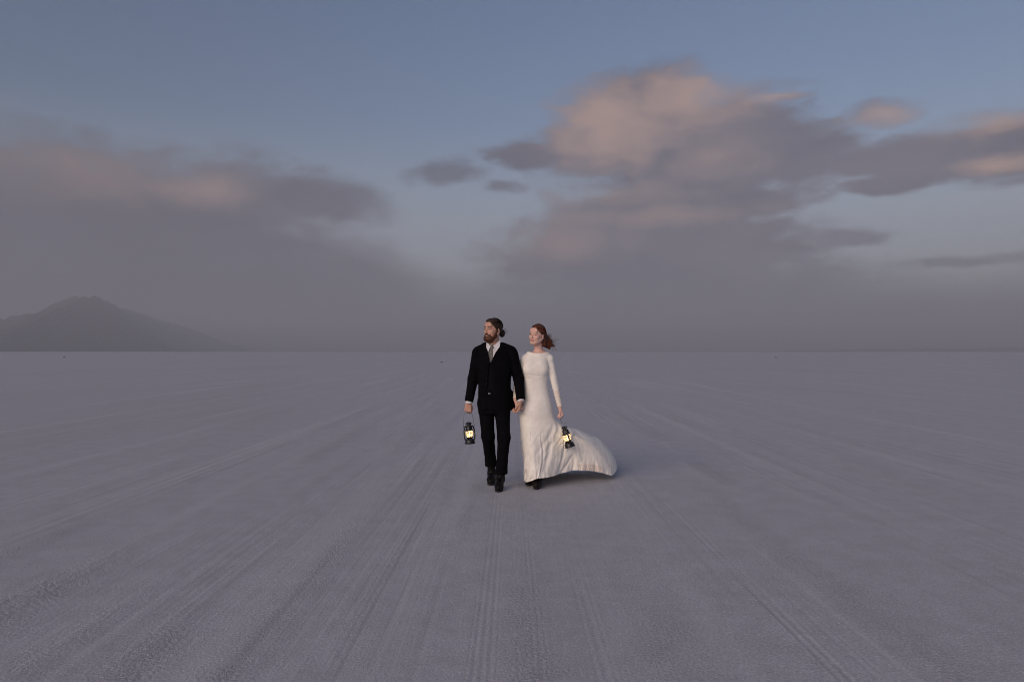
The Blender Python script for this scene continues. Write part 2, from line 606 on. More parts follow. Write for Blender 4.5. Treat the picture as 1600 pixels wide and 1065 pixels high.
class Stack:
    """trunk of elliptical sections: rows (z, cx, cy, rx, ry)"""
    def __init__(self, rows, k=0.02, p=2.3, grow=0.0):
        rows = sorted(rows)
        self.t = np.array(rows, float)
        self.k, self.p, self.g = k, p, grow
        t = self.t
        self.lo = v3((t[:, 1] - t[:, 3]).min() - grow, (t[:, 2] - t[:, 4]).min() - grow, t[0, 0] - max(grow, 0))
        self.hi = v3((t[:, 1] + t[:, 3]).max() + grow, (t[:, 2] + t[:, 4]).max() + grow, t[-1, 0] + max(grow, 0))

    def __call__(self, x, y, z):
        t = self.t
        # smooth the section table a little
        zc = np.clip(z, t[0, 0], t[-1, 0])
        cx, cy, rx, ry = (np.interp(zc, t[:, 0], t[:, i]) for i in range(1, 5))
        rx, ry = rx + self.g, ry + self.g
        q = (np.abs((x - cx) / rx) ** self.p + np.abs((y - cy) / ry) ** self.p) ** (1 / self.p)
        d = (q - 1) * np.minimum(rx, ry)
        return np.maximum(d, np.maximum(t[0, 0] - self.g - z, z - t[-1, 0] - self.g))


class Fn:
    def __init__(self, f, lo, hi, k=0.004):
        self.f, self.lo, self.hi, self.k = f, np.asarray(lo, float), np.asarray(hi, float), k

    def __call__(self, x, y, z):
        return self.f(x, y, z)


def smin(a, b, k):
    h = np.clip(.5 + .5 * (a - b) / k, 0, 1)
    return a * (1 - h) + b * h - k * h * (1 - h)


def axis(lo, hi, step, fine=(), fstep=None):
    out = [lo]
    while out[-1] < hi:
        p = out[-1]
        s = step
        for a, b in fine:
            if a - step <= p <= b:
                s = fstep
        out.append(p + s)
    return np.array(out)


def eval_prims(prims, x, y, z):
    """the field at single points"""
    f = np.full(np.broadcast(x, y, z).shape, .3)
    for mode, p in prims:
        d = p(x, y, z)
        f = smin(f, d, p.k) if mode == '+' else -smin(-f, d, p.k)
    return f


def sculpt(prims, step=0.006, fine=(), fstep=None, ystep=None, xstep=None, wobble=None):
    lo = np.min([p.lo for m, p in prims if m == '+'], 0) - .02
    hi = np.max([p.hi for m, p in prims if m == '+'], 0) + .02
    xs = axis(lo[0], hi[0], xstep or fstep or step)
    ys = axis(lo[1], hi[1], ystep or fstep or step)
    zs = axis(lo[2], hi[2], step, fine, fstep)
    f = np.full((len(xs), len(ys), len(zs)), .3, np.float32)
    for mode, p in prims:
        mg = p.k + 2.5 * step
        sl = []
        for ax, a, b in ((xs, p.lo[0], p.hi[0]), (ys, p.lo[1], p.hi[1]), (zs, p.lo[2], p.hi[2])):
            i0, i1 = np.searchsorted(ax, a - mg), np.searchsorted(ax, b + mg)
            sl.append(slice(max(i0 - 1, 0), i1 + 1))
        sl = tuple(sl)
        x, y, z = xs[sl[0]][:, None, None], ys[sl[1]][None, :, None], zs[sl[2]][None, None, :]
        d = p(x, y, z)
        f[sl] = smin(f[sl], d, p.k) if mode == '+' else -smin(-f[sl], d, p.k)
    if wobble is not None:
        near = np.abs(f) < .03
        I = np.nonzero(near)
        f[I] += wobble(xs[I[0]], ys[I[1]], zs[I[2]])
    # naive surface nets
    s = f < 0
    c = s[:-1, :-1, :-1].astype(np.int8)
    for a in (0, 1):
        for b in (0, 1):
            for e in (0, 1):
                if a + b + e:
                    c = c + s[a:a + c.shape[0], b:b + c.shape[1], e:e + c.shape[2]]
    act = (c > 0) & (c < 8)
    I, J, K = np.nonzero(act)
    idx = np.full(act.shape, -1, np.int32)
    idx[I, J, K] = np.arange(len(I))
    val = {}
    for a in (0, 1):
        for b in (0, 1):
            for e in (0, 1):
                val[a, b, e] = f[I + a, J + b, K + e]
    acc = np.zeros((len(I), 3))
    cnt = np.zeros(len(I))
    for A in list(val):
        for d_ in range(3):
            if A[d_] == 0:
                B = tuple(1 if q == d_ else A[q] for q in range(3))
                fa, fb = val[A], val[B]
                m = (fa < 0) != (fb < 0)
                tt = np.where(m, fa / np.where(m, fa - fb, 1), 0)
                pos = [np.full(len(I), A[q], float) for q in range(3)]
                pos[d_] = tt
                for q in range(3):
                    acc[:, q] += np.where(m, pos[q], 0)
                cnt += m
    acc /= cnt[:, None]
    P_ = np.stack([xs[I] + acc[:, 0] * (xs[I + 1] - xs[I]), ys[J] + acc[:, 1] * (ys[J + 1] - ys[J]), zs[K] + acc[:, 2] * (zs[K + 1] - zs[K])], 1)
    quads = []
    for d_ in range(3):
        s0 = [slice(None)] * 3
        s1 = [slice(None)] * 3
        s0[d_], s1[d_] = slice(0, -1), slice(1, None)
        a, b = s[tuple(s0)], s[tuple(s1)]
        ch = a != b
        o1, o2 = [q for q in range(3) if q != d_]
        lim = [slice(None)] * 3
        lim[o1], lim[o2] = slice(1, -1), slice(1, -1)
        ch2 = np.zeros_like(ch)
        ch2[tuple(lim)] = ch[tuple(lim)]
        E = np.stack(np.nonzero(ch2), 1)
        if not len(E):
            continue
        flip = a[E[:, 0], E[:, 1], E[:, 2]]

        def cell(da, db):
            Q = E.copy()
            Q[:, o1] -= da
            Q[:, o2] -= db
            return idx[Q[:, 0], Q[:, 1], Q[:, 2]]
        q = np.stack([cell(1, 1), cell(0, 1), cell(0, 0), cell(1, 0)], 1)
        if d_ == 1:
            flip = ~flip
        q[~flip] = q[~flip][:, ::-1]
        quads.append(q)
    Q = np.concatenate(quads)
    return P_, Q


def tube(pts, r, sides=6, cap=True):
    """round bar along points; r a number or one radius per point"""
    pts = np.asarray(pts, float)
    n = len(pts)
    r = np.full(n, r, float) if np.isscalar(r) else np.asarray(r, float)
    tg = np.gradient(pts, axis=0)
    tg /= np.linalg.norm(tg, axis=1)[:, None] + 1e-12
    up = v3(0, 0, 1) if abs(tg[0][2]) < .9 else v3(1, 0, 0)
    vs = []
    u = unit(np.cross(tg[0], up))
    for i in range(n):
        u = u - tg[i] * (u @ tg[i])
        u = unit(u)
        w = np.cross(tg[i], u)
        for j in range(sides):
            a = 2 * np.pi * j / sides
            vs.append(pts[i] + r[i] * (np.cos(a) * u + np.sin(a) * w))
    fs = []
    for i in range(n - 1):
        for j in range(sides):
            k = (j + 1) % sides
            fs.append([i * sides + j, i * sides + k, (i + 1) * sides + k, (i + 1) * sides + j])
    vs = np.array(vs)
    if cap:
        fs.append(list(range(sides))[::-1])
        fs.append([(n - 1) * sides + j for j in range(sides)])
    return vs, fs


def lathe(prof, seg=28):
    """turned part: profile rows (radius, z)"""
    vs, fs = [], []
    n = len(prof)
    for r, z in prof:
        for j in range(seg):
            a = 2 * np.pi * j / seg
            vs.append((max(r, 1e-5) * np.cos(a), max(r, 1e-5) * np.sin(a), z))
    for i in range(n - 1):
        for j in range(seg):
            k = (j + 1) % seg
            fs.append([i * seg + j, i * seg + k, (i + 1) * seg + k, (i + 1) * seg + j])
    return np.array(vs), fs


def merge(parts):
    vs, fs, o = [], [], 0
    for v, f in parts:
        vs.append(np.asarray(v))
        fs += [[i + o for i in q] for q in f]
        o += len(v)
    return np.concatenate(vs), fs


def part(name, vf, mat, parent, base=None, smooth=True):
    v, f = vf
    v = np.asarray(v, float)
    if base is not None:
        v = v - base
    return mesh_obj(name, v, f, mat, parent, smooth)


# ------------------------------------------------------------------ anatomy
class Head:
    """head frame: side (to the person's left), forward, up"""
    def __init__(self, c, yaw, pitch, roll, k=1.0):
        self.c, self.k = np.asarray(c, float), k
        f = v3(-math.sin(yaw), -math.cos(yaw), 0)
        u = v3(0, 0, 1)
        s = np.cross(u, f)
        f, u = f * math.cos(pitch) + u * math.sin(pitch), u * math.cos(pitch) - f * math.sin(pitch)
        s, u = s * math.cos(roll) + u * math.sin(roll), u * math.cos(roll) - s * math.sin(roll)
        self.M = np.stack([s, f, u], 1)

    def __call__(self, s, f, u):
        return self.c + self.M @ (v3(s, f, u) * self.k)

    def ell(self, c, r, k=0.01, rot=None):
        M = self.M if rot is None else self.M @ rot
        return Ell(self(*c), np.asarray(r) * self.k, M, k * self.k)

    def cap(self, a, b, ra, rb, k=0.008):
        return Cap(self(*a), self(*b), ra * self.k, rb * self.k, k * self.k)


def head_prims(H, man):
    j = 1.0 if man else 0.78
    w = 1.0 if man else 1.03
    nb = 1.0 if man else .78
    L = [('+', H.ell((0, -.016, .030), (.0735, .094, .086), .02)),
         ('+', H.ell((0, .030, -.026), (.060 * w, .064, .082), .03)),
         ('+', H.ell((0, .034, -.074), (.050 * j, .052, .042 if man else .038), .03)),
         ('+', H.ell((0, .076, -.100 if man else -.095), (.020 * j, .017 * j, .017 * j), .02)),
         ('+', H.cap((-.030, .080, .024), (.030, .080, .024), .012, .012, .02)),
         ('+', H.ell((0, .078, .050), (.050, .018, .030), .02))]
    for q in (-1, 1):
        L += [('+', H.ell((q * .041, .060, -.026), (.022, .024, .022), .02)),
              ('+', H.cap((q * .052, .012, -.055), (q * .034 * j, .066, -.098 if man else -.092), .020, .014 if man else .012, .025))]
    L += [('-', H.ell((q * .0305, .0985, .004), (.0175, .017, .0115), .010)) for q in (-1, 1)]
    L += [('+', H.cap((0, .091, .016), (0, .110 if man else .1075, -.030), .0075 * nb, .0105 * nb, .010)),
          ('+', H.ell((0, .111 if man else .108, -.034), (.011 * nb, .010, .009 * nb), .008))]
    for q in (-1, 1):
        L += [('+', H.ell((q * .0125 * nb, .099, -.037), (.008 * nb, .011, .008 * nb), .006)),
              ('+', H.ell((q * .0305, .0808, .0088), (.0155, .0138, .0075), .004)), ('+', H.ell((q * .0305, .0800, -.0072), (.0145, .0125, .0055), .004)),
              ('+', H.cap((q * .018, .0905, .009), (q * .044, .083, .008), .0045, .004, .006))]
    L += [('+', H.cap((-.022, .0870, -.0640), (0, .0950, -.0605), .0045, .0070, .008)),
          ('+', H.cap((.022, .0870, -.0640), (0, .0950, -.0605), .0045, .0070, .008)),
          ('+', H.cap((-.012, .0890, -.0735), (.012, .0890, -.0735), .0070, .0070, .008)),
          ('-', H.cap((-.020, .0945, -.0672), (.020, .0945, -.0672), .0012, .0012, .004))]
    for q in (-1, 1):
        rot = np.array(Euler((R(-12), 0, R(-q * 22))).to_matrix())
        L += [('+', H.ell((q * .0765, -.010, -.016), (.0075, .0185, .031), .006, rot)),
              ('-', H.ell((q * .0845, -.004, -.014), (.005, .0105, .018), .004, rot)),
              ('+', H.ell((q * .073, .002, -.040), (.007, .009, .010), .006))]
    return L


def hand_prims(w, d, n, s, k=1.0, curl=(70, 150, 215), thumb=0.0, spread=1.0):
    """wrist, direction to the knuckles, palm side, thumb side"""
    d, n = unit(d), np.asarray(n, float)
    n = unit(n - d * (n @ d))
    s = np.asarray(s, float)
    s = unit(s - d * (s @ d) - n * (s @ n))
    L = []
    lat = (.029, .0098, -.0098, -.028)
    kn = (.088, .092, .088, .080)
    ph = ((.043, .026, .019), (.048, .030, .020), (.044, .028, .020), (.034, .020, .017))
    rr = (.0094, .0097, .0092, .0082)
    for i in range(4):
        q = spread if i in (0, 3) else spread
        b = w + k * (d * .012 + s * lat[i] * .62)
        e = w + k * (d * kn[i] + s * lat[i])
        L.append(('+', Cap(b, e, .0155 * k, .0122 * k, .012 * k)))
        p = e
        for jn in range(3):
            a = R(curl[jn] + (-6, 0, 3, 8)[i])
            nx = p + k * ph[i][jn] * (math.cos(a) * d + math.sin(a) * n)
            r0 = rr[i] * (1.0, .93, .86)[jn]
            L.append(('+', Cap(p, nx, r0 * k, r0 * .92 * k, .0035 * k)))
            p = nx
    t0 = w + k * (d * .022 + s * .020 + n * .006)
    t1 = w + k * (d * .058 + s * (.040 + thumb * .01) + n * .020)
    t2 = w + k * (d * .088 + s * (.036 + thumb * .02) + n * .036)
    t3 = w + k * (d * .108 + s * (.022 + thumb * .02) + n * .044)
    L += [('+', Cap(t0, t1, .0165 * k, .0125 * k, .010 * k)), ('+', Cap(t1, t2, .0110 * k, .0100 * k, .004 * k)), ('+', Cap(t2, t3, .0098 * k, .0082 * k, .004 * k))]
    grip = w + k * (d * (.088 + .024) + n * .0235)
    return L, grip, s


def slerp(a, b, t):
    o = math.acos(max(-1, min(1, float(a @ b))))
    if o < 1e-4:
        return a
    return (math.sin((1 - t) * o) * a + math.sin(t * o) * b) / math.sin(o)


def noise3(x, y, z, seed=0):
    return (vnoise(x, y + z * 1.7, seed) + vnoise(y * .9 + 3.3, z + x * .6, seed + 3) + vnoise(z * 1.1, x - y * .7, seed + 7)) / 3 - .5


# ------------------------------------------------------------------ materials of the couple
def cloth(name, colr, rough=0.9, spec=0.2, weave=900.0, wdist=0.0004, sheen=0.0, fold=0.0):
    m, t = material(name)
    n1 = t.noise(t.obj, 9.0, 4.0, .6)
    c_ = t.mix(t.smooth(n1, .3, .7), tuple(q * .90 for q in colr), tuple(min(1, q * 1.06) for q in colr))
    t.put(t.bsdf.inputs['Base Color'], c_)
    t.bsdf.inputs['Roughness'].default_value = rough
    t.bsdf.inputs['Specular IOR Level'].default_value = spec
    t.bsdf.inputs['Sheen Weight'].default_value = sheen
    h = t.noise(t.obj, weave, 2.0, .5)
    if fold:
        h = t.add(t.mul(h, .15), t.noise(t.vmul(t.obj, (1, 1, .55)), fold, 4.0, .55))
    bump(t, h, wdist, .8)
    return m


def skin_mat(name, colr, red):
    m, t = material(name)
    n1 = t.noise(t.obj, 28.0, 4.0, .6)
    c_ = t.mix(t.smooth(n1, .35, .7), colr, red)
    t.put(t.bsdf.inputs['Base Color'], c_)
    t.bsdf.inputs['Roughness'].default_value = 0.52
    t.bsdf.inputs['Specular IOR Level'].default_value = 0.35
    t.bsdf.inputs['Subsurface Weight'].default_value = 0.12
    t.bsdf.inputs['Subsurface Radius'].default_value = (1.0, .35, .2)
    t.bsdf.inputs['Subsurface Scale'].default_value = 0.006
    bump(t, t.noise(t.obj, 700.0, 2.0, .5), .0003, .4)
    return m


def hair_mat(name, dark, light):
    m, t = material(name)
    n1 = t.noise(t.vmul(t.obj, (1, 1, .35)), 160.0, 3.0, .6)
    n2 = t.noise(t.obj, 22.0, 3.0, .6)
    c_ = t.mix(t.smooth(t.mad(n2, .35, t.mul(n1, .75)), .42, .72), dark, light)
    t.put(t.bsdf.inputs['Base Color'], c_)
    t.bsdf.inputs['Roughness'].default_value = 0.5
    t.bsdf.inputs['Specular IOR Level'].default_value = 0.3
    bump(t, n1, .002, .9)
    return m


def plain(name, colr, rough=.5, metal=0.0, spec=.5, bscale=0.0, bdist=.001):
    m, t = material(name)
    n1 = t.noise(t.obj, 40.0, 4.0, .6)
    c_ = t.mix(t.smooth(n1, .3, .75), tuple(q * .75 for q in colr), tuple(min(1, q * 1.15) for q in colr))
    t.put(t.bsdf.inputs['Base Color'], c_)
    t.put(t.bsdf.inputs['Roughness'], t.smooth(n1, .2, .8, max(.05, rough - .12), min(1, rough + .12)))
    t.bsdf.inputs['Metallic'].default_value = metal
    t.bsdf.inputs['Specular IOR Level'].default_value = spec
    if bscale:
        bump(t, t.noise(t.obj, bscale, 3.0, .6), bdist, .7)
    return m


M_SUIT = cloth('black_wool', (.0042, .0041, .0052), .95, .04, 900, .0008, 0.0, 14.0)
M_VEST = cloth('black_vest', (.0050, .0052, .0085), .9, .06, 900, .0006, 0.0, 18.0)
M_SHIRT = cloth('white_shirt', (.72, .71, .76), .85, .25, 900, .0006, 0.0, 25.0)
M_DRESS = cloth('ivory_crepe', (.88, .84, .785), .62, .30, 1200, .0012, .10, 13.0)
M_SKIN = skin_mat('skin', (.53, .325, .245), (.55, .285, .21))
M_SKIN_F = skin_mat('fair_skin', (.66, .44, .365), (.67, .385, .32))
M_HAIR = hair_mat('dark_brown_hair', (.008, .0045, .003), (.055, .026, .013))
M_BEARD = hair_mat('red_brown_beard', (.022, .0065, .0028), (.120, .036, .012))
M_RED = hair_mat('red_hair', (.034, .0095, .0040), (.190, .056, .019))
M_LEATHER = plain('black_leather', (.005, .0045, .0045), .48, 0, .16, 60.0, .002)
M_LEATHER_B = plain('brown_black_leather', (.010, .007, .006), .48, 0, .18, 60.0, .002)
M_SOLE = plain('rubber_sole', (.012, .011, .011), .8)
M_STEEL = plain('steel', (.55, .54, .52), .35, 1.0)
M_LIP = plain('lip', (.36, .085, .080), .5, 0, .4)
M_LIP_M = plain('lip_dull', (.33, .15, .11), .55, 0, .4)

m_tie, t = material('grey_patterned_tie')
vv = t.voro(t.obj, 85.0)
t.put(t.bsdf.inputs['Base Color'], t.mix(t.smooth(vv, .25, .5), (.30, .275, .25), (.135, .125, .12)))
t.bsdf.inputs['Roughness'].default_value = .7
bump(t, t.noise(t.obj, 900, 2.0), .0004)

m_lace, t = material('ivory_lace')
v1 = t.voro(t.obj, 75.0, 'DISTANCE_TO_EDGE')
v2 = t.noise(t.obj, 60.0, 3.0)
net = t.mul(t.smooth(t.mad(v2, .10, v1), .16, .24), .9)
t.put(t.bsdf.inputs['Base Color'], t.mix(net, (.82, .745, .67), (.73, .61, .54)))
t.bsdf.inputs['Roughness'].default_value = .8
bump(t, t.mul(net, -1.0), .0014, 1.0)

m_eye, t = material('eye')
so = t.node('ShaderNodeSeparateXYZ')
t.l.new(t.obj, so.inputs[0])
rr_ = t.m('SQRT', t.mad(so.outputs[0], so.outputs[0], t.mul(so.outputs[2], so.outputs[2])))
irisc = t.mix(t.smooth(rr_, .0018, .0022), (.004, .004, .004), (.022, .020, .018))
t.put(t.bsdf.inputs['Base Color'], t.mix(t.mx(t.smooth(rr_, .0064, .0070), t.smooth(so.outputs[1], .0, -.002)), irisc, (.36, .33, .32)))
t.bsdf.inputs['Roughness'].default_value = .3


def uvsphere(r, seg=16, ring=10):
    return lathe([(r * math.sin(math.pi * i / ring), -r * math.cos(math.pi * i / ring)) for i in range(ring + 1)], seg)


def add_face(H, body, base, brow_mat, lip_mat, brow_r, man):
    for q in (-1, 1):
        e = part('eye', uvsphere(.0124 * H.k), m_eye, body)
        look = H.M.copy()
        e.matrix_local = Matrix([[*look[0], 0], [*look[1], 0], [*look[2], 0], [0, 0, 0, 1]])
        e.location = H(q * .0305, .0808, .0022) - base
        pts = [H(q * a_, f_, u_) for a_, f_, u_ in ((.013, .0955, .0225), (.024, .0965, .0265), (.036, .0930, .0270), (.048, .0840, .0215))]
        part('eyebrow', tube(pts, [brow_r * .8 * H.k, brow_r * H.k, brow_r * .8 * H.k, brow_r * .4 * H.k], 6), brow_mat, body, base)
        lid = [H(q * a_, f_, u_) for a_, f_, u_ in ((.0185, .0915, .0030), (.0260, .0955, .0052), (.0345, .0945, .0050), (.0440, .0875, .0015))]
        part('eyelash', tube(lid, (.0014 if man else .0018) * H.k, 5), brow_mat if man else M_HAIR, body, base)
    P_, Q_ = sculpt([('+', H.cap((-.0235, .0905, -.0645), (0, .0985, -.0612), .0030, .0052, .004)),
                     ('+', H.cap((.0235, .0905, -.0645), (0, .0985, -.0612), .0030, .0052, .004)),
                     ('+', H.cap((-.0150, .0925, -.0718), (.0150, .0925, -.0718), .0052, .0052, .006)),
                     ('-', H.cap((-.024, .0985, -.0668), (.024, .0985, -.0668), .0008, .0008, .003))], .0018)
    part('lips', (P_, Q_), lip_mat, body, base)

def row(zy, xl, xr, y, ry):
    a, b = U(xl, zy, y), U(xr, zy, y)
    return (a[2], (a[0] + b[0]) / 2, y, (b[0] - a[0]) / 2, ry)


def dense(rows, n=90, sig=.018):
    """round off the section table"""
    t_ = np.array(sorted(rows), float)
    z = np.linspace(t_[0, 0], t_[-1, 0], n)
    o = [z]
    for i in range(1, 5):
        q = np.interp(z, t_[:, 0], t_[:, i])
        Wt = np.exp(-.5 * ((z[:, None] - z[None, :]) / sig) ** 2)
        o.append((Wt @ q) / Wt.sum(1))
    return [tuple(r_) for r_ in np.stack(o, 1)]


def front_y(prims, x, z, y0, y1):
    """y of the first surface met going from y0 to y1"""
    ys_ = np.linspace(y0, y1, 400)
    f = eval_prims(prims, np.full(400, x), ys_, np.full(400, z))
    k = np.argmax(f < 0)
    return ys_[k] if f[k] < 0 else None


def plate(pts, th, nrm):
    """thin flat piece with thickness th along nrm"""
    pts = np.asarray(pts, float)
    n = len(pts)
    v = np.concatenate([pts, pts + unit(nrm) * th])
    f = [list(range(n))[::-1], [n + i for i in range(n)]]
    f += [[i, (i + 1) % n, n + (i + 1) % n, n + i] for i in range(n)]
    return v, f


def strands(paths, r=.0011, sides=4):
    return merge([tube(p, np.linspace(r, r * .35, len(p)), sides, False) for p in paths])


def make_man():
    Y = 7.32
    base = v3(*U(262, 985, 7.3)[:2], 0)
    root = empty('person', base)
    tag(root, 'bearded man in black three-piece suit and grey tie walking beside the bride', 'person')
    H = Head(U(250, 124, 7.29), R(43), R(2), R(-2), 1.0)
    # ---- joints
    sR, eR, wR = U(166, 258, Y), U(139, 395, Y + .03), U(115, 528, Y - .02)
    sL, eL, wL = U(355, 258, Y), U(391, 395, Y + .03), U(404, 518, 7.25)
    hR, kR, aR = U(210, 530, Y), U(222, 715, 7.30), U(241, 915, 7.515)
    hL, kL, aL = U(298, 530, Y), U(310, 722, 7.20), U(294, 945, 7.18)
    neck = U(250, 215, Y + .01)
    tors = dense([row(205, 215, 290, Y, .07), row(222, 178, 330, Y, .085), row(245, 162, 352, Y, .105), row(300, 163, 352, Y, .125), row(360, 166, 350, Y, .125),
                  row(430, 170, 346, Y, .112), row(480, 170, 347, Y, .112), row(520, 168, 349, Y, .120), row(565, 166, 349, Y, .125)])
    hips = dense([row(455, 178, 340, Y, .095), row(500, 170, 345, Y, .110), row(545, 170, 346, Y, .120), row(585, 180, 338, Y, .110)])

    # ---- body: one skin from crown to ankles
    handR, gripR, sideR = hand_prims(wR, U(109, 600, Y - .02) - U(116, 528, Y - .02), v3(0, 1, 0), v3(1, 0, 0), 1.0, (62, 148, 215))
    handL, _, _ = hand_prims(wL, v3(-.16, -.02, -1), v3(-1, .15, 0), v3(0, -1, 0), 1.0, (38, 98, 150))
    B = [('+', Stack(tors, .03, 2.2, -.028)), ('+', Stack(hips, .03, 2.2, -.02))]
    B += [('+', Cap(neck - v3(0, 0, .02), H(0, -.018, -.05), .060, .054, .03)),
          ('+', Cap(neck, sR, .05, .05, .04)), ('+', Cap(neck, sL, .05, .05, .04)),
          ('+', Cap(sR, eR, .050, .038, .02)), ('+', Cap(eR, wR, .038, .026, .012)), ('+', Cap(sL, eL, .050, .038, .02)), ('+', Cap(eL, wL, .038, .026, .012)),
          ('+', Cap(hR, kR, .066, .048, .03)), ('+', Cap(kR, aR, .042, .026, .02)), ('+', Cap(hL, kL, .066, .048, .03)), ('+', Cap(kL, aL, .042, .026, .02))]
    B += head_prims(H, True) + handR + handL
    zh = H.c[2]
    body = part('body', sculpt(B, .009, [(zh - .17, zh + .14), (wR[2] - .16, wR[2] + .03)], .0026), M_SKIN, root, base)
    add_face(H, body, base, M_HAIR, M_LIP_M, .0052, True)

    # ---- beard and hair
    def curl(x, y, z):
        return .0045 * noise3(x * 190, y * 190, z * 190, 4) + .006 * noise3(x * 70, y * 70, z * 70, 9)
    bd = [('+', H.ell((0, .050, -.098), (.0560, .056, .042), .02)), ('+', H.ell((0, .072, -.104), (.036, .034, .034), .02))]
    for q in (-1, 1):
        bd += [('+', H.cap((q * .0655, .012, -.012), (q * .0600, .028, -.070), .012, .020, .02)), ('+', H.cap((q * .060, .028, -.070), (q * .034, .066, -.100), .020, .022, .02)),
               ('+', H.cap((q * .034, .076, -.066), (0, .0985, -.0520), .0085, .0090, .010)), ('+', H.cap((q * .034, .076, -.066), (q * .032, .074, -.09), .010, .012, .012))]
    bd += [('-', H.ell((0, .105, -.0690), (.018, .022, .0075), .006)), ('-', H.ell((0, .055, -.020), (.052, .08, .030), .008)), ('-', H.cap((0, -.02, -.07), (0, -.035, -.16), .058, .058, .01))]
    part('beard', sculpt(bd, .0026, wobble=curl), M_BEARD, root, base)
    hr = [('+', H.ell((0, -.020, .034), (.0800, .0980, .0910), .01)), ('+', H.ell((0, .030, .085), (.060, .058, .034), .02)),
          ('-', H.ell((0, .100, -.010), (.064, .068, .070), .010)), ('-', H.ell((0, .055, -.080), (.105, .075, .085), .01)),
          ('-', H.ell((.088, -.006, -.030), (.022, .024, .034), .006)), ('-', H.ell((-.088, -.006, -.030), (.022, .024, .034), .006)),
          ('-', H.ell((0, -.05, -.125), (.12, .10, .065), .01)),
          ('+', H.ell((0, -.112, -.012), (.022, .022, .022), .015)),
          ('+', H.ell((.004, -.137, -.032), (.031, .034, .043), .012))]

    def comb(x, y, z):
        return .0025 * noise3(x * 120, y * 120, z * 60, 14)
    hair = part('hair', sculpt(hr, .003, wobble=comb), M_HAIR, root, base)
    paths = []
    g = np.random.default_rng(3)
    cen, rad_ = v3(0, -.020, .034), v3(.081, .099, .092)
    bun = unit(v3(0, -1, -.30))
    for i in range(480):
        a = g.uniform(-1.25, 1.25)
        st = unit(v3(math.sin(a) * .95, .62 * math.cos(a) + .1, .95 * math.cos(a * .85) + g.uniform(-.1, .15)))
        tt = np.linspace(0, g.uniform(.6, 1.0), 9)
        off = g.uniform(-.002, .0035)
        paths.append([H(*(cen + slerp(st, bun, q) * (rad_ + off))) for q in tt])
    for i in range(34):       # loose wisps in the wind
        p = H(*(v3(0, -.13, -.02) + g.normal(0, .016, 3)))
        d = unit(v3(1, g.uniform(-.2, .4), g.uniform(-.35, .75)))
        ln = g.uniform(.025, .075)
        paths.append([p + d * ln * q + v3(0, 0, .02 * q * q * g.uniform(-1, 1)) for q in np.linspace(0, 1, 6)])
    part('stray_hair', strands(paths, .0010, 3), M_HAIR, hair, base)

    # ---- shirt, tie, vest
    vx = U(240, 250, Y)[0]
    zt, zv, zb = U(0, 200, Y)[2], U(0, 302, Y)[2], U(0, 500, Y)[2]

    def wedge(top, mid, low, yb):
        def f(x, y, z):
            w = np.interp(z, [zb - .15, zb, zv, zt + .02], [low, low, mid, top])
            cx = np.interp(z, [zb, zv, zt], [vx - .005, vx, vx + .016])
            return np.maximum(np.abs(x - cx) - w, y - yb) * .8
        return Fn(f, (vx - .2, Y - .3, zb - .2), (vx + .2, yb, zt + .1), .004)
    shirt_p = [('+', Stack([r_ for r_ in tors if r_[0] > zb + .02], .02, 2.2, -.020)), ('+', Cap(neck - v3(0, .0, .02), neck + v3(0, -.004, .035), .072, .064, .02)),
               ('-', Cap(neck + v3(0, -.004, .02), neck + v3(0, -.02, .09), .058, .060, .004))]
    shirt = part('shirt', sculpt(shirt_p, .006), M_SHIRT, root, base)
    # collar points
    for sgn, pts in ((-1, [(214, 188, 7.292), (231, 206, 7.252), (237, 213, 7.240), (224, 246, 7.215), (213, 222, 7.236)]),
                     (1, [(290, 176, 7.300), (262, 206, 7.250), (250, 212, 7.240), (268, 244, 7.212), (287, 216, 7.240)])):
        q = [U(*p) - v3(0, .006, 0) for p in pts]
        part('collar', plate(q, .004, v3(sgn * .3, -1, .1)), M_SHIRT, shirt, base, False)
    # cuffs
    for e_, w_ in ((eR, wR), (eL, wL)):
        d = unit(w_ - e_)
        prof = [w_ - d * .030, w_ - d * .004, w_ + d * .012]
        v_, f_ = tube(prof, [.0375, .0370, .0365], 20, False)
        v2_, f2_ = tube(prof, [.0345, .0340, .0335], 20, False)
        n_ = len(v_)
        rim = [[40 + j, 40 + (j + 1) % 20, n_ + 40 + (j + 1) % 20, n_ + 40 + j] for j in range(20)]
        vv_, ff_ = merge([(v_, f_), (v2_, [q[::-1] for q in f2_])])
        part('cuff', (vv_, ff_ + rim), M_SHIRT, shirt, base)
    # tie
    prof = [(206, 242, 14), (211, 242, 17), (218, 241, 15), (226, 239, 11), (232, 238, 11), (255, 236, 13), (280, 235, 15), (304, 234, 13)]
    vs = []
    for i, (zy_, xc, hw) in enumerate(prof):
        bul = .012 if i < 3 else .007
        for q in (-1, -.6, 0, .6, 1):
            p = U(xc + hw * q, zy_, Y - .1)
            yy = front_y(shirt_p, U(xc, zy_, Y - .1)[0], p[2], Y - .35, Y + .1)
            yy = (Y - .085) if yy is None else min(yy, Y - .075)
            vs.append(v3(p[0], yy - .004 - bul * (1 - q * q), p[2]))
    n = len(prof)
    fs = [[i * 5 + j, (i + 1) * 5 + j, (i + 1) * 5 + j + 1, i * 5 + j + 1] for i in range(n - 1) for j in range(4)]
    back = [v + v3(0, .012, 0) for v in vs]
    fb = [[q + len(vs) for q in f[::-1]] for f in fs]
    part('tie', (np.array(vs + back), fs + fb), m_tie, root, base)
    vest_p = [('+', Stack([r_ for r_ in tors if r_[0] > zb + .005], .02, 2.2, -.012)), ('-', wedge(.085, .0, -.03, Y - .01)), ('-', Cap(neck, neck + v3(0, -.02, .12), .085, .10, .004))]
    vest = part('vest', sculpt(vest_p, .006), M_VEST, root, base)
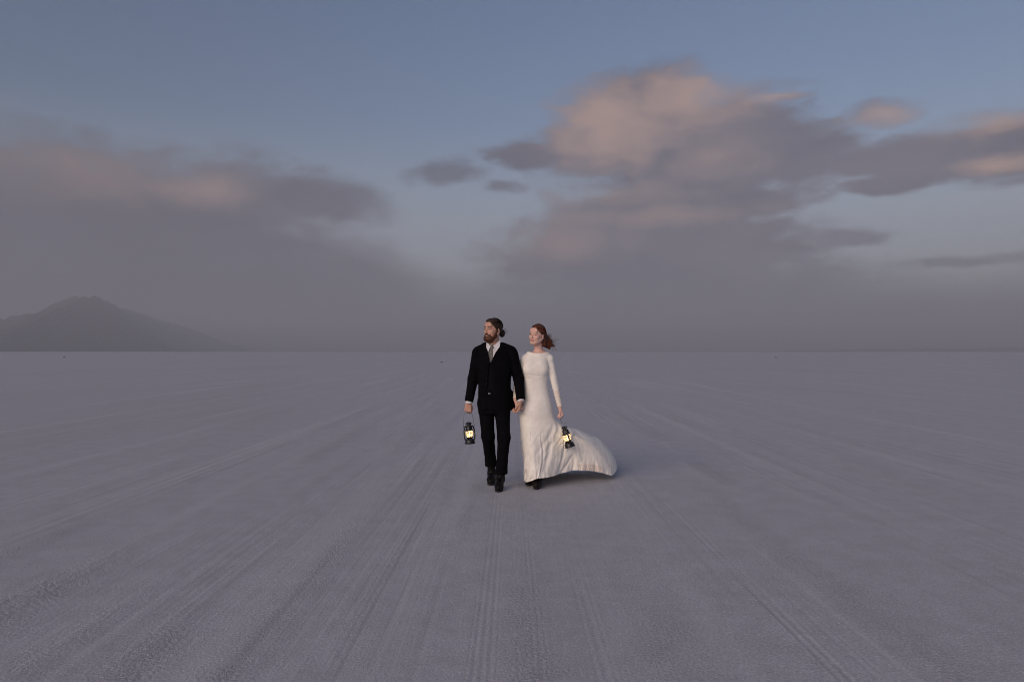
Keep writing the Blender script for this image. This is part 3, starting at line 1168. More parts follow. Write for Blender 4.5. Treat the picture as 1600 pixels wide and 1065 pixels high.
    for zy_ in (325, 352, 380, 408, 436):
        c = U(236, zy_, Y - .12)
        yy = front_y(vest_p, c[0], c[2], Y - .35, Y)
        v_, f_ = lathe([(0, -.002), (.006, -.002), (.0062, 0), (.005, .0022), (0, .0022)], 12)
        v_ = np.stack([v_[:, 0], -v_[:, 2], v_[:, 1]], 1) + v3(c[0], yy - .002, c[2])
        part('button', (v_, f_), M_LEATHER, vest, base)

    # ---- trousers, belt, boots
    def crease(x, y, z):
        return .006 * noise3(x * 16, y * 16, z * 26, 31)
    cR, cL = U(239, 874, 7.47), U(297, 917, 7.165)
    T = [('+', Stack(hips, .03, 2.2, .002)),
         ('+', Cap(hR, kR, .088, .068, .03)), ('+', Cap(kR, cR, .068, .058, .03)), ('+', Cap(hL, kL, .088, .066, .03)), ('+', Cap(kL, cL, .066, .056, .03)),
         ('+', Cap(U(236, 830, 7.44), cR, .055, .064, .02)), ('+', Cap(U(299, 868, 7.17), cL, .054, .064, .02)),
         ('-', Ell(cR - v3(0, 0, .075), (.12, .12, .072), None, .008)), ('-', Ell(cL - v3(0, 0, .075), (.12, .12, .072), None, .008))]
    trousers = part('trousers', sculpt(T, .006, wobble=crease), M_SUIT, root, base)
    for zy_ in (478,):
        c = U(229, zy_, Y - .12)
        yy = front_y([('+', Stack(hips, .03, 2.2, .004))], c[0], c[2], Y - .35, Y)
        fr = []
        for a, b in (((-.020, -.014), (.020, -.010)), ((-.020, .010), (.020, .014)), ((-.020, -.010), (-.016, .010)), ((.016, -.010), (.020, .010))):
            q = [v3(c[0] + a[0], yy - .009, c[2] + a[1]), v3(c[0] + b[0], yy - .009, c[2] + a[1]), v3(c[0] + b[0], yy - .009, c[2] + b[1]), v3(c[0] + a[0], yy - .009, c[2] + b[1])]
            q = [c * v3(1, 0, 1) + v3(0, yy - .009, 0) + (p - c * v3(1, 0, 1) - v3(0, yy - .009, 0)) * .5 for p in q]
            fr.append(plate(q, .004, v3(0, -1, 0)))
        belt_p = [('+', Stack([r_ for r_ in dense([row(466, 172, 343, Y, .104), row(492, 171, 344, Y, .108)], 12)], .004, 2.2, .004))]
        belt = part('belt', sculpt(belt_p, .005), M_SUIT, trousers, base)
        part('buckle', merge(fr), M_STEEL, root, base, False)

    for ank, toe, heel in ((cR, U(238, 962, 7.36), U(243, 955, 7.53)), (cL, U(280, 1004, 7.01), U(290, 985, 7.20))):
        g0 = 0.0
        toe = v3(toe[0], toe[1], .040)
        heel = v3(heel[0], heel[1], .046)
        ball = toe * .72 + heel * .28 + v3(0, 0, .004)
        bp = [('+', Cap(ank + v3(0, 0, .045), heel + v3(0, -.02, .05), .047, .043, .02)), ('+', Cap(heel, ball, .034, .041, .03)), ('+', Cap(ball, toe, .041, .032, .02)),
              ('+', Cap(heel + v3(0, -.02, .05), ball + v3(0, 0, .012), .044, .036, .03)), ('-', Fn(lambda x, y, z: z - .018 + 0 * x, (-9, 0, -1), (9, 20, .02), .004))]
        boot = part('boot', sculpt(bp, .0045, wobble=lambda x, y, z: .003 * noise3(x * 60, y * 60, z * 60, 3)), M_LEATHER, root, base)
        # welted sole and heel block
        ax = unit((toe - heel) * v3(1, 1, 0))
        sd = v3(ax[1], -ax[0], 0)
        L_ = np.linalg.norm((toe - heel)[:2])
        ring = []
        for a in np.linspace(0, 2 * np.pi, 28, endpoint=False):
            u = .5 - .5 * math.cos(a)
            wdt = .034 + .012 * sstep(np.array(u), .35, .75) - .010 * sstep(np.array(u), .85, 1.0)
            ring.append(heel * v3(1, 1, 0) + ax * (u * (L_ + .072) - .034) + sd * float(wdt) * math.sin(a))
        vs = np.array([p + v3(0, 0, .003) for p in ring] + [p + v3(0, 0, .021) for p in ring])
        fs = [list(range(28)), [28 + i for i in range(28)][::-1]] + [[i, 28 + i, 28 + (i + 1) % 28, (i + 1) % 28] for i in range(28)]
        part('sole', (vs, fs), M_SOLE, boot, base, False)

    # ---- jacket
    def drape(x, y, z):
        return .005 * noise3(x * 12, y * 12, z * 18, 51) + .0025 * noise3(x * 35, y * 35, z * 45, 57)
    J = [('+', Stack(tors, .02, 2.3, .004)),
         ('+', Cap(U(208, 218, Y), U(170, 244, Y), .044, .058, .03)), ('+', Cap(U(300, 216, Y), U(347, 240, Y), .044, .058, .03)),
         ('+', Cap(sR, eR, .066, .055, .02)), ('+', Cap(eR, wR - unit(wR - eR) * .014, .056, .046, .02)),
         ('+', Cap(sL, eL, .066, .055, .02)), ('+', Cap(eL, wL - unit(wL - eL) * .014, .056, .046, .02)),
         ('+', Cap(U(338, 480, Y + .06), U(380, 578, Y + .10), .050, .006, .03)), ('+', Cap(U(330, 540, Y + .06), U(380, 578, Y + .10), .040, .006, .03)),
         ('-', wedge(.070, .016, .045, Y - .01)),
         ('-', Cap(neck + v3(0, -.01, .0), neck + v3(0, -.02, .14), .071, .085, .006))]
    for e_, w_ in ((eR, wR), (eL, wL)):
        d = unit(w_ - e_)
        J.append(('-', Fn(lambda x, y, z, d=d, w_=w_: np.maximum(-((x - w_[0]) * d[0] + (y - w_[1]) * d[1] + (z - w_[2]) * d[2] + .010),
                                                             np.sqrt((x - w_[0]) ** 2 + (y - w_[1]) ** 2 + (z - w_[2]) ** 2) - .12), w_ - .10, w_ + .10, .003)))
    jacket = part('jacket', sculpt(J, .0055, wobble=drape), M_SUIT, root, base)
    # lapels
    for sgn in (-1, 1):
        rows_ = []
        for zy_, inn, out in ((208, 36, 42), (226, 30, 50), (246, 23, 54), (252, 21, 44), (280, 12, 34), (318, 5, 12)):
            zc = U(0, zy_, Y - .1)[2]
            cx = np.interp(zc, [zb, zv, zt], [vx - .005, vx, vx + .016])
            for w_ in (inn, out):
                x_ = cx + sgn * w_ * .0019 * 1.0
                yy = front_y(J, cx + sgn * max(w_, inn + 6) * .0019, zc, Y - .35, Y + .05)
                yy = Y - .07 if yy is None else yy
                rows_.append(v3(x_, yy - .006, zc))
        n = len(rows_) // 2
        fs = [[2 * i, 2 * i + 1, 2 * i + 3, 2 * i + 2] for i in range(n - 1)]
        vs = rows_ + [p + v3(0, .006, 0) for p in rows_]
        m_ = len(rows_)
        fs2 = [[m_ + q for q in f[::-1]] for f in fs]
        edge = list(range(0, m_, 2)) + list(range(m_ - 1, 0, -2))
        fs3 = [[edge[i], edge[(i + 1) % len(edge)], m_ + edge[(i + 1) % len(edge)], m_ + edge[i]] for i in range(len(edge))]
        part('lapel', (np.array(vs), fs + fs2 + fs3), M_SUIT, jacket, base, False)
    for zy_ in (395, 425):
        c = U(213, zy_, Y - .12)
        yy = front_y(J, c[0], c[2], Y - .35, Y)
        v_, f_ = lathe([(0, -.002), (.008, -.002), (.0085, 0), (.007, .0028), (0, .0022)], 14)
        v_ = np.stack([v_[:, 0], -v_[:, 2], v_[:, 1]], 1) + v3(c[0], (yy or Y - .11) - .002, c[2])
        part('button', (v_, f_), M_LEATHER, jacket, base)
    return root, gripR, sideR


man, GRIP_M, SIDE_M = make_man()

def make_bride():
    Y = 7.40
    base = v3(*U(492, 985, 7.3)[:2], 0)
    root = empty('person', base)
    tag(root, 'red-haired bride in long ivory dress with its train blowing sideways', 'person')
    H = Head(U(494, 155, 7.37), R(34), R(4), R(-4), .95)
    sR, eR, wR = U(428, 288, Y), U(382, 432, Y + .02), U(374, 512, 7.29)
    sL, eL, wL = U(562, 286, Y), U(596, 440, Y), U(622, 558, 7.34)
    neck = U(506, 244, Y + .01)
    tors = dense([row(246, 452, 552, Y, .055), row(258, 432, 562, Y, .070), row(275, 420, 563, Y, .082), row(305, 418, 556, Y, .095), row(345, 416, 551, Y, .102), row(385, 420, 547, Y, .092),
                  row(430, 425, 547, Y, .084), row(480, 417, 556, Y, .092), row(530, 406, 569, Y, .106), row(580, 398, 577, Y, .116), row(630, 396, 578, Y, .118)], 100, .02)
    handL, gripL, sideL = hand_prims(wL, U(641, 612, 7.32) - U(623, 558, 7.34), v3(-1, .0, -.15), v3(.1, -1, 0), .88, (62, 148, 215))
    handR, _, _ = hand_prims(wR, v3(.20, -.05, -1), v3(1, -.1, 0), v3(0, -1, 0), .88, (38, 98, 150))
    kR, kL = U(458, 770, 7.44), U(512, 770, 7.42)
    aR, aL = U(458, 925, 7.47), U(495, 945, 7.29)
    zlow = U(0, 590, Y)[2]
    B = [('+', Stack([q for q in tors if q[0] > zlow], .03, 2.1, -.010)),
         ('+', Cap(neck - v3(0, 0, .03), H(0, -.016, -.05), .046, .043, .03)),
         ('+', Cap(neck - v3(0, 0, .02), sR, .036, .040, .04)), ('+', Cap(neck - v3(0, 0, .02), sL, .036, .040, .04)),
         ('+', Cap(sR, eR, .036, .029, .02)), ('+', Cap(eR, wR, .029, .021, .012)), ('+', Cap(sL, eL, .036, .029, .02)), ('+', Cap(eL, wL, .029, .021, .012)),
         ('+', Cap(U(455, 600, Y), kR, .07, .045, .03)), ('+', Cap(kR, aR, .045, .032, .02)), ('+', Cap(U(520, 600, Y), kL, .07, .045, .03)), ('+', Cap(kL, aL, .045, .032, .02))]
    # collarbones
    for q in (-1, 1):
        B.append(('+', Cap(neck + v3(q * .012, -.052, -.028), neck + v3(q * .095, -.030, -.012), .0075, .007, .014)))
    B += head_prims(H, False) + handR + handL
    zh = H.c[2]
    body = part('body', sculpt(B, .009, [(zh - .20, zh + .13), (wL[2] - .15, wR[2] + .03)], .0026), M_SKIN_F, root, base)
    add_face(H, body, base, M_RED, M_LIP, .0026, False)
    part('earring', (lambda vf: (vf[0] + H(.078, .004, -.058), vf[1]))(uvsphere(.0045, 10, 6)), M_STEEL, body, base)

    # ---- hair: swept back from the face, streaming to the side
    hr = [('+', H.ell((0, -.022, .036), (.0800, .0985, .0930), .01)), ('+', H.ell((.01, .020, .090), (.060, .062, .030), .02)),
          ('-', H.ell((-.006, .104, -.018), (.063, .075, .074), .010)), ('-', H.ell((0, .060, -.090), (.110, .078, .090), .01)),
          ('-', H.ell((.088, -.002, -.036), (.020, .020, .032), .006)),
          ('+', H.cap((.030, -.088, .010), (.030, -.110, -.075), .045, .045, .03)), ('+', H.cap((.055, -.045, -.005), (.060, -.070, -.090), .022, .030, .02)),
          ('-', Cap(neck, H(0, -.01, -.06), .042, .040, .006))]
    p0 = H(.030, -.105, -.05)
    hr += [('+', Cap(p0, p0 + v3(.055, .01, -.045), .044, .034, .03)), ('+', Cap(p0 + v3(.02, 0, -.03), p0 + v3(.060, .0, -.085), .036, .012, .02)),
           ('+', Cap(p0 + v3(.05, 0, -.02), p0 + v3(.120, .02, -.060), .028, .006, .02)), ('+', Cap(p0 + v3(.02, 0, .02), p0 + v3(.09, .02, .0), .030, .008, .02))]

    def comb(x, y, z):
        return .003 * noise3(x * 110, y * 110, z * 55, 14) + .008 * noise3(x * 40, y * 40, z * 30, 17)
    hair = part('hair', sculpt(hr, .003, wobble=comb), M_RED, root, base)
    paths = []
    g = np.random.default_rng(5)
    cen, rad_ = v3(0, -.022, .036), v3(.081, .0995, .094)
    for i in range(620):
        a = g.uniform(-1.3, 1.3)
        st = unit(v3(math.sin(a) * .95, .62 * math.cos(a) + .05, .95 * math.cos(a * .85) + g.uniform(-.1, .15)))
        nape = unit(v3(g.uniform(-.2, .75), -1, g.uniform(-.85, -.35)))
        off = g.uniform(-.002, .005)
        p = [H(*(cen + slerp(st, nape, q) * (rad_ + off))) for q in np.linspace(0, 1, 9)]
        e = p[-1]
        ln = g.uniform(.03, .10)
        dv = unit(v3(1, g.uniform(-.2, .4), g.uniform(-1.3, .05)))
        sw = g.uniform(-.03, .045)
        p += [e + dv * ln * q + v3(0, 0, sw * q * q) for q in np.linspace(.2, 1, 6)]
        paths.append(p)
    for i in range(110):
        e = p0 + v3(*g.normal(0, .018, 3)) + v3(.03, 0, -.01)
        lk = i // 9
        dv = unit(v3(1, math.sin(lk * 2.1) * .3 + g.normal(0, .04), -.30 + .42 * math.sin(lk * 1.7 + .5) + g.normal(0, .05)))
        ln = .075 + .045 * math.sin(lk * 3.3) + g.uniform(-.02, .02)
        sw = .045 * math.sin(lk * 2.7) + g.normal(0, .006)
        paths.append([e + dv * ln * q + v3(0, 0, sw * q * q + .004 * math.sin(q * 6 + lk)) for q in np.linspace(0, 1, 9)])
    part('stray_hair', strands(paths, .0010, 3), M_RED, hair, base)

    # ---- bodice and sleeves
    def pull(x, y, z):
        a = U(0, 380, Y)[2]
        w = np.exp(-((z - a) / .05) ** 2) + .7 * np.exp(-((z - U(0, 500, Y)[2]) / .05) ** 2)
        return .0028 * noise3(x * 14, y * 14, z * 70, 81) * w * 2.0 + .003 * noise3(x * 22, y * 22, z * 30, 83)
    nl = U(0, 252, Y)[2]
    bod = [('+', Stack([r_ for r_ in tors if r_[0] > U(0, 556, Y)[2]], .02, 2.1, .004))]
    full = [('+', Stack(tors, .02, 2.1, .004))]
    for q, x in ((-1, 452), (1, 520)):
        bod.append(('+', Ell(U(x, 338, Y - .066), (.060, .040, .062), None, .06)))
    bod += [('+', Cap(neck + v3(0, 0, -.035), sR, .036, .047, .03)), ('+', Cap(neck + v3(0, 0, -.035), sL, .036, .047, .03)),
            ('+', Cap(sR, eR, .046, .036, .018)), ('+', Cap(sL, eL, .046, .036, .018)), ('+', Cap(eR, eR + (wR - eR) * .30, .036, .032, .01)), ('+', Cap(eL, eL + (wL - eL) * .30, .036, .032, .01)),
            ('-', Fn(lambda x, y, z: nl + 1.9 * np.maximum(0, np.abs(x - neck[0]) - .02) ** 2 + .0 * y + .012 * sstep(y, Y - .02, Y + .05) - .006 - z, (neck[0] - .4, Y - .4, nl - .01), (neck[0] + .4, Y + .4, nl + .3), .004)),
            ]
    # make sure the cut removes what lies above the neckline
    bod[-1] = ('-', Fn(lambda x, y, z: (nl + 1.9 * np.maximum(0, np.abs(x - neck[0]) - .02) ** 2 - .004) - z, (neck[0] - .4, Y - .4, nl - .02), (neck[0] + .4, Y + .4, nl + .3), .004))
    dress = part('dress', sculpt(bod, .0045, wobble=pull), M_DRESS, root, base)
    for e_, w_ in ((eR, wR), (eL, wL)):
        lp = [('+', Cap(e_ + (w_ - e_) * .22, w_ + unit(w_ - e_) * .004, .0340, .0262, .01)), ('-', Cap(w_ + unit(w_ - e_) * .004, w_ + unit(w_ - e_) * .06, .03, .05, .003))]
        part('lace_cuff', sculpt(lp, .0028, wobble=lambda x, y, z: .006 * noise3(x * 85, y * 85, z * 85, 91)), m_lace, dress, base)

    # ---- skirt and train
    ctrl = [(424, 945, 7.44, 0), (438, 968, 7.24, 0), (470, 958, 7.14, 0), (500, 951, 7.13, .0), (532, 947, 7.17, .05), (600, 931, 7.29, .25), (700, 906, 7.42, .55), (780, 904, 7.49, .8),
            (850, 916, 7.55, 1), (912, 931, 7.66, 1), (938, 900, 7.86, 1), (915, 868, 8.08, .95), (820, 862, 8.20, .75), (680, 890, 8.15, .5), (560, 920, 8.0, .25), (470, 938, 7.82, .05), (430, 938, 7.62, 0)]
    hem = np.array([[*U(a, b, c), w] for a, b, c, w in ctrl])
    nP = 420
    # closed Catmull-Rom through the hem points, by chord length
    n = len(hem)
    ch = np.linalg.norm(np.roll(hem[:, :3], -1, 0) - hem[:, :3], axis=1) ** .6
    cum = np.concatenate([[0], np.cumsum(ch)])
    hp = []
    for s_ in np.linspace(0, cum[-1], nP, endpoint=False):
        i = min(np.searchsorted(cum, s_, 'right') - 1, n - 1)
        q = (s_ - cum[i]) / ch[i]
        a, b, c, d = hem[i - 1], hem[i], hem[(i + 1) % n], hem[(i + 2) % n]
        hp.append(.5 * (2 * b + (c - a) * q + (2 * a - 5 * b + 4 * c - d) * q * q + (3 * b - a - 3 * c + d) * q ** 3))
    hp = np.array(hp)
    wr = np.clip(hp[:, 3], 0, 1)
    hp = hp[:, :3]
    # top ring taken from the bodice surface
    zt, zl = U(0, 500, Y)[2], U(0, 575, Y)[2]
    cx0 = U(487, 575, Y)[0]
    ang = np.arctan2(hp[:, 1] - Y, hp[:, 0] - cx0 - .12)
    ang = np.unwrap(ang)
    # even the angles out
    ang = .35 * ang + .65 * np.linspace(ang[0], ang[0] + np.sign(ang[-1] - ang[0]) * 2 * np.pi, nP, endpoint=False)
    rowsT = 16
    grid = []
    r_ = np.linspace(0, .40, 400)
    for i in range(rowsT):
        z = zt + (zl - zt) * i / (rowsT - 1)
        c = np.interp(z, [q[0] for q in tors], [q[1] for q in tors])
        X = c + r_[None, :] * np.cos(ang)[:, None]
        Yy = Y + r_[None, :] * np.sin(ang)[:, None]
        f = eval_prims(full, X, Yy, np.full_like(X, z))
        k = np.argmax(f > 0, 1)
        k = np.maximum(k, 1)
        ii = np.arange(nP)
        f0, f1 = f[ii, k - 1], f[ii, k]
        rad_i = r_[k - 1] - f0 / (f1 - f0) * (r_[1] - r_[0]) + (-.006 + .009 * i / (rowsT - 1))
        grid.append(np.stack([c + rad_i * np.cos(ang), Y + rad_i * np.sin(ang), np.full(nP, z)], 1))
    hip = grid[-1]
    nR = 150
    dn = unit(v3(0, 0, -1))
    c1 = hip + np.outer(1 - wr, v3(0, 0, -.30)) + np.outer(wr, v3(.05, .02, -.29))
    c2 = hp + np.outer(1 - wr, v3(0, 0, .30)) + np.outer(wr, v3(-.12, -.04, .53))
    u = np.arange(nP) / nP
    for i in range(1, nR + 1):
        q = i / nR
        p = (1 - q) ** 3 * hip + 3 * (1 - q) ** 2 * q * c1 + 3 * (1 - q) * q * q * c2 + q ** 3 * hp
        grid.append(p)
    G = np.array(grid)
    # normals of the sheet, then folds pushed along them
    du = np.roll(G, -1, 1) - np.roll(G, 1, 1)
    dv = np.gradient(G, axis=0)
    N = np.cross(du, dv)
    N /= np.linalg.norm(N, axis=2)[:, :, None] + 1e-9
    cen_ = G.mean(1, keepdims=True)
    if ((G - cen_) * N).sum() < 0:
        N = -N
    tq = np.concatenate([np.zeros(rowsT), np.arange(1, nR + 1) / nR])[:, None]
    uu = np.broadcast_to(u[None, :], (len(G), nP))

    def ring(freq, seed, tw=0.0, ts=1.5):
        """fold pattern round the skirt that closes on itself"""
        a = 2 * np.pi * (uu + tw * tq)
        r0 = freq / (2 * np.pi)
        return noise3(np.cos(a) * r0 + 9, np.sin(a) * r0 + 5, tq * ts + np.zeros_like(uu), seed)
    amp = sstep(tq, .18, .95)
    # hanging folds in front and behind; the blown side is drawn tight with long diagonal creases
    wrr = wr[None, :]
    calm = 1 - .9 * sstep(wrr, .35, .9) * sstep(tq, .25, .6)
    fold = amp * calm * (.066 * ring(22, 101, .06, 1.2) + .022 * ring(55, 103, .10, 2.0))
    drag = sstep(tq, .10, .42) * (1 - sstep(tq, .5, .9)) * (.4 + .6 * sstep(wrr, 0, .4)) * .050 * ring(34, 107, .55, 2.2)
    crump = sstep(tq, .80, 1.0) * .032 * ring(95, 109, .2, 9.0) + sstep(tq, .80, 1.0) * sstep(wrr, .2, .7) * .06 * ring(30, 119, 0, 2.0)
    fine = sstep(tq, .35, .8) * calm * .010 * ring(160, 113, .2, 12.0)
    # sharp creases: fold back the noise
    cr = ring(34, 117, .22, 1.5)
    crease = -amp * calm * .022 * np.exp(-(cr / .035) ** 2)
    disp = fold + drag + crump + fine + crease
    G = G + N * disp[:, :, None]
    G[:, :, 2] = np.maximum(G[:, :, 2], .012)
    nr = len(G)
    i, j = np.meshgrid(np.arange(nr - 1), np.arange(nP), indexing='ij')
    j2 = (j + 1) % nP
    Qd = np.stack([i * nP + j, (i + 1) * nP + j, (i + 1) * nP + j2, i * nP + j2], -1).reshape(-1, 4)
    # inside face a little smaller, joined at the hem, so that the cloth has thickness
    Gi = G - N * .0015
    Vv = np.concatenate([G.reshape(-1, 3), Gi.reshape(-1, 3)])
    o_ = nr * nP
    j = np.arange(nP)
    rim = np.stack([(nr - 1) * nP + j, o_ + (nr - 1) * nP + j, o_ + (nr - 1) * nP + (j + 1) % nP, (nr - 1) * nP + (j + 1) % nP], 1)
    part('skirt', (Vv, np.concatenate([Qd, Qd[:, ::-1] + o_, rim])), M_DRESS, dress, base)
    # lace border on the train
    lo_, hi_ = int(nP * .31), int(nP * .41)
    sel = np.arange(lo_, hi_)
    r0 = nr - 9
    wav = .004 + .010 * np.abs(np.sin(np.arange(len(sel)) * .9))[None, :] * sstep(np.linspace(0, 1, 9), 0, 1)[:, None]
    Lg = G[r0:, sel] + N[r0:, sel] * (.003 + wav * .5)[:, :, None]
    Lg[:, :, 2] += .006 * np.sin(np.arange(len(sel)) * 1.7)[None, :] * np.linspace(0, 1, 9)[:, None]
    a, b = Lg.shape[:2]
    i, j = np.meshgrid(np.arange(a - 1), np.arange(b - 1), indexing='ij')
    Ql = np.stack([i * b + j, (i + 1) * b + j, (i + 1) * b + j + 1, i * b + j + 1], -1).reshape(-1, 4)
    part('lace_trim', (Lg.reshape(-1, 3), Ql), m_lace, dress, base)

    # ---- boots
    for ank, toe, heel in ((aL, U(490, 985, 7.14), U(500, 960, 7.34)), (aR, U(447, 960, 7.34), U(455, 945, 7.54))):
        toe, heel = v3(toe[0], toe[1], .040), v3(heel[0], heel[1], .048)
        ball = toe * .7 + heel * .3
        bp = [('+', Cap(ank + v3(0, 0, .05), heel + v3(0, -.02, .04), .042, .040, .02)), ('+', Cap(heel, ball, .032, .042, .03)), ('+', Cap(ball, toe, .042, .034, .02)),
              ('+', Cap(heel + v3(0, -.02, .05), ball + v3(0, 0, .012), .040, .036, .03)), ('-', Fn(lambda x, y, z: z - .018 + 0 * x, (-9, 0, -1), (9, 20, .02), .004))]
        boot = part('boot', sculpt(bp, .0045, wobble=lambda x, y, z: .005 * noise3(x * 60, y * 60, z * 60, 3)), M_LEATHER_B, root, base)
        ax = unit((toe - heel) * v3(1, 1, 0))
        sd = v3(ax[1], -ax[0], 0)
        L_ = np.linalg.norm((toe - heel)[:2])
        ring_ = [heel * v3(1, 1, 0) + ax * ((.5 - .5 * math.cos(a)) * (L_ + .068) - .030) + sd * .040 * math.sin(a) for a in np.linspace(0, 2 * np.pi, 24, endpoint=False)]
        vs = np.array([p + v3(0, 0, .003) for p in ring_] + [p + v3(0, 0, .021) for p in ring_])
        fs = [list(range(24)), [24 + i for i in range(24)][::-1]] + [[i, 24 + i, 24 + (i + 1) % 24, (i + 1) % 24] for i in range(24)]
        part('sole', (vs, fs), M_SOLE, boot, base, False)
    return root, gripL, sideL


bride, GRIP_B, SIDE_B = make_bride()

# ------------------------------------------------------------------ hurricane lanterns
M_BLACK = plain('black_enamel', (.010, .010, .010), .38, 0.0, .5, 30.0, .001)
M_WIRE = plain('grey_wire', (.30, .30, .30), .4, 1.0)

m_glass, t = material('lamp_glass')
t.n.remove(t.bsdf)
tr = t.node('ShaderNodeBsdfTranslucent')
tr.inputs[0].default_value = (.95, .86, .72, 1)
tp = t.node('ShaderNodeBsdfTransparent')
gl = t.node('ShaderNodeBsdfGlossy')
gl.inputs['Roughness'].default_value = .15
m1 = t.node('ShaderNodeMixShader')
m1.inputs[0].default_value = .65
t.l.new(tp.outputs[0], m1.inputs[1])
t.l.new(tr.outputs[0], m1.inputs[2])
m2 = t.node('ShaderNodeMixShader')
fr_ = t.node('ShaderNodeFresnel')
fr_.inputs[0].default_value = 1.35
t.l.new(fr_.outputs[0], m2.inputs[0])
t.l.new(m1.outputs[0], m2.inputs[1])
t.l.new(gl.outputs[0], m2.inputs[2])
t.l.new(m2.outputs[0], t.out.inputs[0])

m_flame = bpy.data.materials.new('flame')
m_flame.use_nodes = True
ft = NT(m_flame.node_tree)
ft.n.clear()
em = ft.node('ShaderNodeEmission')
em.inputs[0].default_value = (1.0, .72, .40, 1)
em.inputs[1].default_value = 2.5
fo = ft.node('ShaderNodeOutputMaterial')
ft.l.new(em.outputs[0], fo.inputs[0])


def make_lantern():
    """origin where the bail is held; the lamp hangs along -z, side tubes in the xz plane"""
    root = empty('lantern', (0, 0, 0))
    zb = -.330                     # underside of the tank
    def P_(name, prof, mat, par=None, seg=32, z=zb):
        v, f = lathe(prof, seg)
        v[:, 2] += z
        return part(name, (v, f), mat, par or root)
    P_('fuel_tank', [(0, 0), (.054, 0), (.057, .004), (.057, .010), (.052, .014), (.050, .036), (.044, .046), (.030, .053), (.022, .055), (.0, .055)], M_BLACK)
    cap_ = P_('filler_cap', [(0, .044), (.010, .044), (.010, .056), (.008, .058), (0, .058)], M_BLACK)
    cap_.location = (.0, -.034, 0)
    bn = P_('burner', [(0, .050), (.024, .050), (.030, .060), (.036, .066), (.036, .070), (.026, .073), (.016, .080), (.009, .083), (0, .083)], M_BLACK)
    P_('globe', [(.026, .071), (.034, .080), (.0405, .094), (.0425, .108), (.0405, .124), (.034, .138), (.029, .146)], m_glass)
    fl = P_('flame', [(0, .083), (.006, .087), (.0085, .094), (.006, .106), (.0025, .116), (0, .121)], m_flame, None, 14)
    hood = P_('hood', [(.030, .138), (.042, .140), (.045, .146), (.038, .151), (.034, .157), (.034, .186), (.027, .192), (.023, .198), (.023, .206), (.035, .212), (.036, .216), (.024, .226), (.010, .231), (0, .232)], M_BLACK)
    ring_ = [(.007 * math.cos(a), 0, zb + .238 + .007 * math.sin(a)) for a in np.linspace(0, 2 * np.pi, 16)]
    part('lifting_ring', tube(ring_, .0013, 6, False), M_WIRE, hood)
    for q in (-1, 1):
        pts = [(q * .044, 0, .040), (q * .052, 0, .052), (q * .0555, 0, .075), (q * .0560, 0, .105), (q * .0545, 0, .140), (q * .0500, 0, .168), (q * .040, 0, .186), (q * .027, 0, .190)]
        pts = np.array(pts) + v3(0, 0, zb)
        # rounder path
        tt = np.linspace(0, len(pts) - 1, 24)
        pts = np.stack([np.interp(tt, np.arange(len(pts)), pts[:, i]) for i in range(3)], 1)
        part('side_tube', tube(pts, .0074, 10), M_BLACK, root)
        lug = part('bail_lug', tube([(q * .049, 0, zb + .178), (q * .060, 0, zb + .180)], .005, 10), M_BLACK, root)
    for q in (-1, 1):              # wire guard round the globe
        for zz in (.119,):
            a = np.linspace(R(8), R(172), 14)
            pts = [(.056 * math.cos(b), q * .047 * math.sin(b), zb + zz) for b in a]
            part('guard_wire', tube(pts, .0011, 5), M_BLACK, root)
    # bail: from one lug over the hand to the other
    bl = [(-.058, 0, zb + .180), (-.057, 0, zb + .215), (-.052, 0, -.060), (-.043, 0, -.012), (-.034, 0, -.002), (0, 0, 0), (.034, 0, -.002), (.043, 0, -.012), (.052, 0, -.060), (.057, 0, zb + .215), (.058, 0, zb + .180)]
    part('bail', tube(bl, .0025, 8), M_WIRE, root)
    ld = bpy.data.lights.new('lantern_light', 'POINT')
    ld.energy = LAMP_W
    ld.color = (1.0, .73, .41)
    ld.shadow_soft_size = .008
    lo = bpy.data.objects.new('lantern_light', ld)
    COL.objects.link(lo)
    lo.parent = root
    lo.location = (0, 0, zb + .104)
    return root


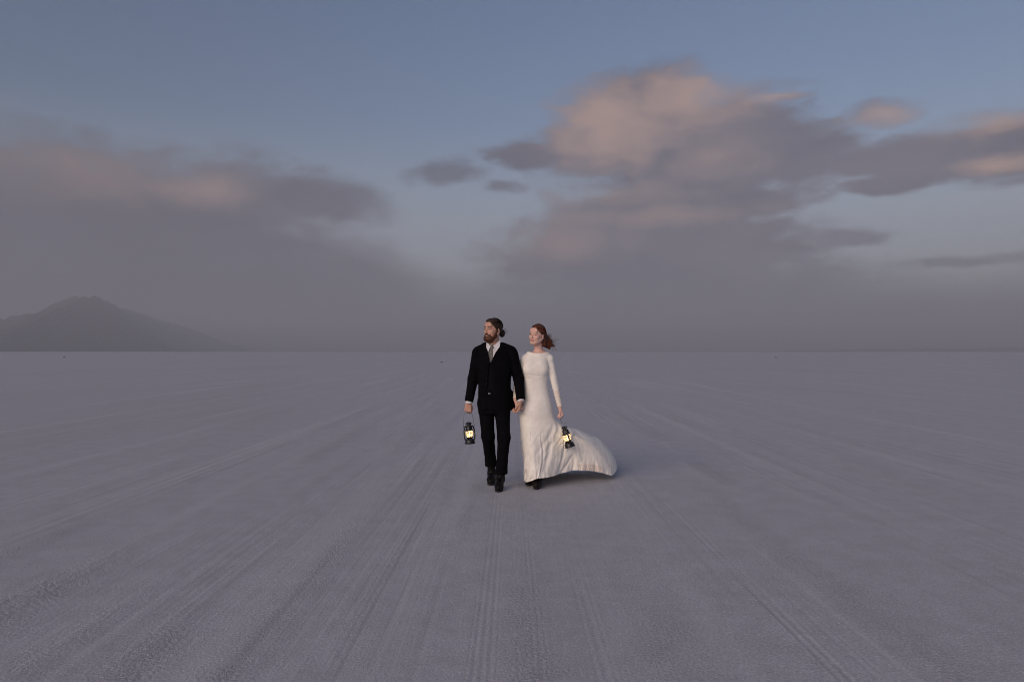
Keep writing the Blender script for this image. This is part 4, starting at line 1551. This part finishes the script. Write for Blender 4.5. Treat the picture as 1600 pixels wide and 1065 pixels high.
def frame(root, grip, x, down):
    z = -unit(down)
    x = np.asarray(x, float)
    x = unit(x - z * (x @ z))
    y = np.cross(z, x)
    root.matrix_world = Matrix([[x[0], y[0], z[0], grip[0]], [x[1], y[1], z[1], grip[1]], [x[2], y[2], z[2], grip[2]], [0, 0, 0, 1]])


LAMP_W = 0.38
lan = make_lantern()
lan2 = lan.copy()
COL.objects.link(lan2)
for c_ in list(lan.children):
    d_ = c_.copy()
    COL.objects.link(d_)
    d_.parent = lan2
    for g_ in c_.children:
        e_ = g_.copy()
        COL.objects.link(e_)
        e_.parent = d_
frame(lan, GRIP_M, (1, .12, 0), (.075, 0, -1))
frame(lan2, GRIP_B, (.25, -1, 0), (.30, -.02, -1))
tag(lan, 'lit black hurricane lantern hanging upright from the man\'s hand', 'lantern', 'lit lanterns')
tag(lan2, 'lit black hurricane lantern swinging from the bride\'s hand against the white train', 'lantern', 'lit lanterns')

# ------------------------------------------------------------------ dark clods lying on the flat
M_CLOD = plain('dark_stone', (.030, .028, .027), .95, 0, .2, 20.0, .01)
clods = [(690, 566, .9, 'small dark stone on the flat, just left of the man\'s shoulder'), (1212, 558.6, .9, 'flat dark stone near the horizon, right of the bride'),
         (1421, 615, .5, 'small dark stone far out on the right side of the flat'), (1557, 605, .45, 'faint dark stone nearest the right edge of the picture'),
         (653, 1038, .55, 'tiny dark stone in the foreground, lower left of the tyre print'), (1345, 996, .4, 'tiny dark pebble in the right foreground among tracks'),
         (100, 557.5, .9, 'flat dark stone under the foot of the mountain')]
for k_, (px_, py_, sz, lab) in enumerate(clods):
    yy = CAM_H * F_PX / (py_ - HORIZON)
    xx = (px_ - 800) / F_PX * yy
    w_ = sz * 4.0 / F_PX * yy
    v_, f_ = uvsphere(1.0, 12, 8)
    nn = np.array([noise3(*(p * 1.3 + k_ * 3.1), 7) for p in v_])
    v_ = v_ * (1 + .9 * nn)[:, None] * v3(w_ * .5, w_ * .45, w_ * .22)
    v_[:, 2] = np.maximum(v_[:, 2], -w_ * .1) + w_ * .05
    o = part('stone', (v_, f_), M_CLOD, None)
    o.location = (xx, yy, float(ground_h(np.array([xx]), np.array([yy]))[0]))
    tag(o, lab, 'stone', 'loose dark stones on the flat')
